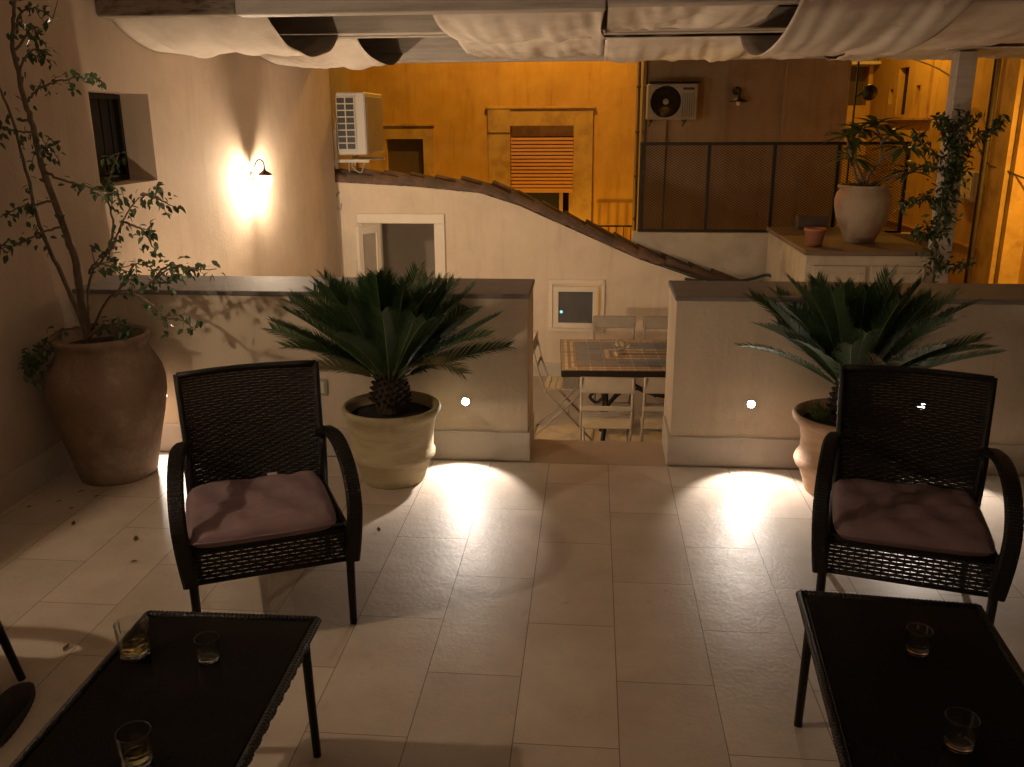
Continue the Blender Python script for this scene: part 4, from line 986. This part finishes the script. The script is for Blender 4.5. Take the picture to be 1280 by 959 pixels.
# ---------------------------------------------------------------- coffee tables
def make_table(label):
    t = thing('coffee_table', label, 'table', group='low dark coffee tables')
    # local origin: back left corner on the floor, x to the right, -y toward the viewer
    W_, D_, Hh = .455, .86, .425
    m = MB(); m.bevbox(.012, W_ - .012, -D_ + .012, -.012, Hh - .012, Hh - .002, .002); m.build('table_top', 'tabletop', t)
    r = MB(True); c = [(0.0, 0, Hh - .006), (W_, 0, Hh - .006), (W_, -D_, Hh - .006), (0, -D_, Hh - .006)]
    for a, b_ in zip(c, c[1:] + c[:1]):
        a, b_ = Vector(a), Vector(b_); r.tube([a, b_], .0105, 8); n_ = int((b_ - a).length / .011)
        d = (b_ - a) / n_
        for k in range(n_): r.tube([a + d * (k + .15), a + d * (k + .75)], .0113, 6)
    r.build('rim', 'wicker', t)
    ap = MB()
    def mk(a, b_):
        a, b_ = Vector(a), Vector(b_); d = (b_ - a).normalized(); nn = Vector((-d.y, d.x, 0))
        return lambda u, v: (a + d * u + Vector((0, 0, v)), nn)
    for a, b_, L_ in (((0.02, -.02, Hh - .07), (W_ - .02, -.02, Hh - .07), W_ - .04), ((.02, -D_ + .02, Hh - .07), (W_ - .02, -D_ + .02, Hh - .07), W_ - .04), ((.02, -D_ + .02, Hh - .07), (.02, -.02, Hh - .07), D_ - .04), ((W_ - .02, -D_ + .02, Hh - .07), (W_ - .02, -.02, Hh - .07), D_ - .04)):
        weave(ap, mk(a, b_), L_, .055, .0105, .025, .010, .0025)
    ap.build('apron', 'wicker', t)
    for x, y in ((.03, -.03), (W_ - .03, -.03), (.03, -D_ + .03), (W_ - .03, -D_ + .03)):
        l = MB(True); sy = .03 if y > -.4 else -.03; l.tube([(x, y, Hh - .02), (x, y + sy * .4, Hh * .5), (x, y + sy, 0)], [.013, .0125, .0115], 8); l.build('leg', 'wicker', t)
    return t
ta = make_table('low dark table at the lower left carrying three glasses')
ta.location = (-1.145, 1.985, 0); ta.rotation_euler.z = R(1.0)
tb = copy_tree(ta); tb['label'] = 'low dark table at the lower right carrying two glasses'
tb.location = (.585, 2.232, 0); tb.rotation_euler.z = R(-4.8)

def tumbler(loc, r, h_, label, drink=0, stick=False):
    t = thing('drinking_glass', label, 'glass', loc, random.random() * 6, 'drinking glasses on the low tables')
    q = MB(True); q.lathe([(r * .86, .0095), (r * .865, .0115), (r * .93, h_ * .5), (r * .999, h_ - .001), (r, h_), (r - .0008, h_ + .0012), (r - .002, h_), (r * .999 - .002, h_ - .001), (r * .93 - .002, h_ * .5), (r * .865 - .002, .0115), (r * .86 - .002, .0095)], 40); q.f = q.f[:-2]; q.build('glass_wall', 'thin', t)
    q = MB(True); q.lathe([(.0005, .0), (r * .78, 0), (r * .855, .003), (r * .86, .009), (r * .5, .0085), (.0005, .008)], 40); q.build('glass_base', 'glass', t)
    if drink:
        rd = r * .86 + (r * .14) * (drink / h_) - .0028
        q = MB(True); q.lathe([(.0005, .0105), (r * .80 - .005, .0115), (r * .86 - .004, .0155), (rd, .014 + drink), (.0005, .014 + drink)], 32); q.build('drink', 'liquid', t)
    if stick:
        q = MB(); q.box(-.002, .002, r * .80, r * .80 + .002, h_ - .035, h_ - .002); q.build('stirrer', 'tag', t)
    return t
ZT = .4235
tumbler((-1.085, 1.80, ZT), .040, .088, 'wide tumbler with a little yellow drink at the back left of the left table', .011, True)
tumbler((-.898, 1.795, ZT), .029, .058, 'small empty glass right of the yellow drink on the left table')
tumbler((-.893, 1.435, ZT), .034, .072, 'glass nearest the viewer on the left table, cut by the picture edge', .003)
tumbler((.805, 1.965, ZT), .030, .060, 'small empty glass at the back of the right table')
tumbler((.772, 1.622, ZT), .033, .068, 'larger glass nearer the viewer on the right table')

# shoe at the left edge
sh = thing('black_shoe', 'toe of a black suede shoe on the tiles at the left edge', 'shoe', (-1.695, 2.20, 0), R(102))
q = MB(True); vs = []; fs = []; N = 16; secs = [(.0, .004, .022), (-.008, .022, .034), (-.03, .036, .044), (-.07, .045, .055), (-.12, .046, .068), (-.17, .038, .085), (-.21, .035, .10), (-.26, .036, .105), (-.285, .028, .10)]
for x, w_, hz in secs:
    for k in range(N):
        a = 2 * PI * k / N; vs.append((x, w_ * math.cos(a), .022 + max(0, math.sin(a)) * (hz - .02) + min(0, math.sin(a)) * .004))
for i in range(len(secs) - 1):
    for k in range(N): fs.append((i * N + k, i * N + (k + 1) % N, (i + 1) * N + (k + 1) % N, (i + 1) * N + k))
fs += [tuple(range(N))[::-1], tuple((len(secs) - 1) * N + k for k in range(N))]
q.add(vs, fs); q.build('upper', 'shoe', sh)
q = MB(); out = []
for i in range(60):
    t_ = i / 59; 
    a = t_ * 2 * PI; out.append(a)
pts = []
for i in range(80):
    a = 2 * PI * i / 80; x = -.14 + .152 * math.cos(a); y = .05 * math.copysign(abs(math.sin(a)) ** .7, math.sin(a)); k = 1 + (.02 if i % 2 else -.01); pts.append(((x + .14) * k - .14, y * k))
nP = len(pts); q.add([(x, y, 0) for x, y in pts] + [(x, y, .024) for x, y in pts], [tuple(range(nP))[::-1], tuple(range(nP, 2 * nP))] + [(i, (i + 1) % nP, (i + 1) % nP + nP, i + nP) for i in range(nP)])
q.build('sole', 'sole', sh)

# ---------------------------------------------------------------- patio table and folding chairs
pt = thing('mosaic_table', 'long patio table with blue and ochre mosaic top on scrolled iron legs', 'table', (.91, 7.345, LO), R(2.5))
o = MB().bevbox(-1.15, 1.15, -.525, .525, .705, .7395, .004).build('table_top', 'mosaic', pt)
q = MB(); q.box(-1.155, 1.155, -.53, -.5255, .685, .737); q.box(-1.155, 1.155, .5255, .53, .685, .737); q.box(-1.155, -1.1505, -.525, .525, .685, .737); q.box(1.1505, 1.155, -.525, .525, .685, .737); q.build('edge_band', 'iron', pt)
q = MB(True)
def scroll(mb, P, r=.016): mb.tube(catmull(P, 6), r, 8)
for x in (-.80, .80):
    s0 = 1 if x < 0 else -1
    for s_ in (-1, 1):
        scroll(q, [(x, s_ * .30, .70), (x + .02 * s0, s_ * .22, .55), (x + .03 * s0, s_ * .10, .40), (x + .03 * s0, s_ * .14, .22), (x, s_ * .28, .08), (x, s_ * .36, .0)], .02)
        scroll(q, [(x, s_ * .06, .40), (x, s_ * .14, .48), (x, s_ * .20, .44), (x, s_ * .17, .38)], .014)
    scroll(q, [(x - .10, 0, .68), (x - .02, 0, .55), (x + .12 * s0, 0, .45), (x + .25 * s0, 0, .40)], .016)
    scroll(q, [(x, 0, .05), (x + .02 * s0, 0, .22), (x + .1 * s0, 0, .35), (x + .18 * s0, 0, .42)], .02)
    scroll(q, [(x - .05 * s0, 0, .42), (x - .1 * s0, 0, .36), (x - .05 * s0, 0, .31), (x, 0, .34)], .014)
scroll(q, [(-.80, 0, .66), (-.62, 0, .52), (-.42, 0, .41), (-.2, 0, .365), (0, 0, .355), (.2, 0, .365), (.42, 0, .41), (.62, 0, .52), (.80, 0, .66)], .022)
scroll(q, [(-.60, 0, .44), (-.45, 0, .43), (-.25, 0, .37)], .016)
for x in (-.35, .35): q.lathe([(.006, .36), (.03, .42), (.05, .46), (.02, .50), (.03, .54), (.008, .58)], 14, (x, 0))
q.build('iron_base', 'iron', pt)
nk = MB(); 
for k in range(9):
    p = rv(.028); leafgeo(nk, (p.x, p.y, .02 + abs(p.z) * .6), rv() + Vector((0, 0, .6)), rv(), .07, .05)
o = nk.build('crumpled_napkin', 'napkin'); o.location = (.27, 7.43, LO + .742); tag(o, 'crumpled cream napkin lying on the mosaic table', 'napkin')

def bistro(label):
    t = thing('folding_chair', label, 'chair', group='grey folding patio chairs')
    # faces -y; seat centre at origin
    q = MB()
    for k in range(7): q.bevbox(-.19, .19, -.19 + k * .054, -.19 + k * .054 + .047, .445, .455, .002)
    q.build('seat', 'bistro', t)
    q = MB()
    for z in (.745,): q.bevbox(-.20, .20, .262, .274, z, z + .12, .01)
    q.bevbox(-.19, .19, .235, .245, .60, .64, .005)
    q.build('backrest', 'bistro', t)
    q = MB(True)
    for s_ in (-1, 1):
        q.tube([(s_ * .185, .285, .86), (s_ * .185, .225, .60), (s_ * .185, .16, .42), (s_ * .185, -.24, 0)], .010, 6)
        q.tube([(s_ * .165, -.17, .44), (s_ * .165, .27, 0)], .010, 6)
    q.tube([(-.185, -.24, .01), (.185, -.24, .01)], .008, 6); q.tube([(-.165, .27, .01), (.165, .27, .01)], .008, 6); q.tube([(-.185, -.03, .215), (.185, -.03, .215)], .006, 6)
    q.build('leg_frame', 'bistro', t); return t
bc = bistro('grey folding chair at the left end of the mosaic table, side on'); bc.location = (-.20, 7.40, LO); bc.rotation_euler.z = R(88)
for x, y, rz, lab in ((.13, 6.42, 180, 'grey folding chair on the near side of the mosaic table, left of two'), (.58, 6.44, 181, 'grey folding chair on the near side of the mosaic table, by the right parapet'),
                      (.225, 8.0, 0, 'grey folding chair on the far side of the mosaic table, below the small window'), (.70, 8.0, 1, 'grey folding chair on the far side of the table, half hidden by the right parapet')):
    c = copy_tree(bc); c.location = (x, y, LO); c.rotation_euler.z = R(rz); c['label'] = lab

# ---------------------------------------------------------------- light levels
for o, e in zip((), ()):
    for ch_ in o.children:
        if ch_.type == 'LIGHT': ch_.data.energy = e

wd_ = bpy.data.worlds.new('World'); S.world = wd_; wd_.use_nodes = True
nt = wd_.node_tree; bg = nt.nodes['Background']
sky = nt.nodes.new('ShaderNodeTexSky'); sky.sky_type = 'NISHITA'; sky.sun_disc = False
sky.sun_elevation = R(-6); sky.sun_rotation = R(200)
nt.links.new(sky.outputs[0], bg.inputs[0]); bg.inputs[1].default_value = .05

# ---------------------------------------------------------------- camera
cam = bpy.data.cameras.new('Camera'); co = bpy.data.objects.new('Camera', cam); S.collection.objects.link(co); S.camera = co
cam.sensor_width = 36; cam.lens = 1112 / 1280 * 36; cam.clip_start = .02; cam.clip_end = 300
p_, yw_, rl = R(16.38), R(-5.16), R(-.30)
fw = Vector((math.sin(yw_) * math.cos(p_), math.cos(yw_) * math.cos(p_), -math.sin(p_))); rt = Vector((math.cos(yw_), -math.sin(yw_), 0)); up = rt.cross(fw)
r2 = rt * math.cos(rl) + up * math.sin(rl); u2 = -rt * math.sin(rl) + up * math.cos(rl)
mw = Matrix((r2, u2, -fw)).transposed().to_4x4(); mw.translation = (0, 0, 1.66); co.matrix_world = mw

S.render.engine = 'CYCLES'; S.render.resolution_x = 1024; S.render.resolution_y = 767
S.cycles.max_bounces = 8; S.cycles.diffuse_bounces = 4; S.cycles.transparent_max_bounces = 8; S.cycles.caustics_reflective = False; S.cycles.caustics_refractive = False
S.cycles.use_denoising = True; S.cycles.sample_clamp_indirect = 4
S.view_settings.view_transform = 'Standard'; S.view_settings.look = 'None'; S.view_settings.exposure = .12; S.view_settings.gamma = 1
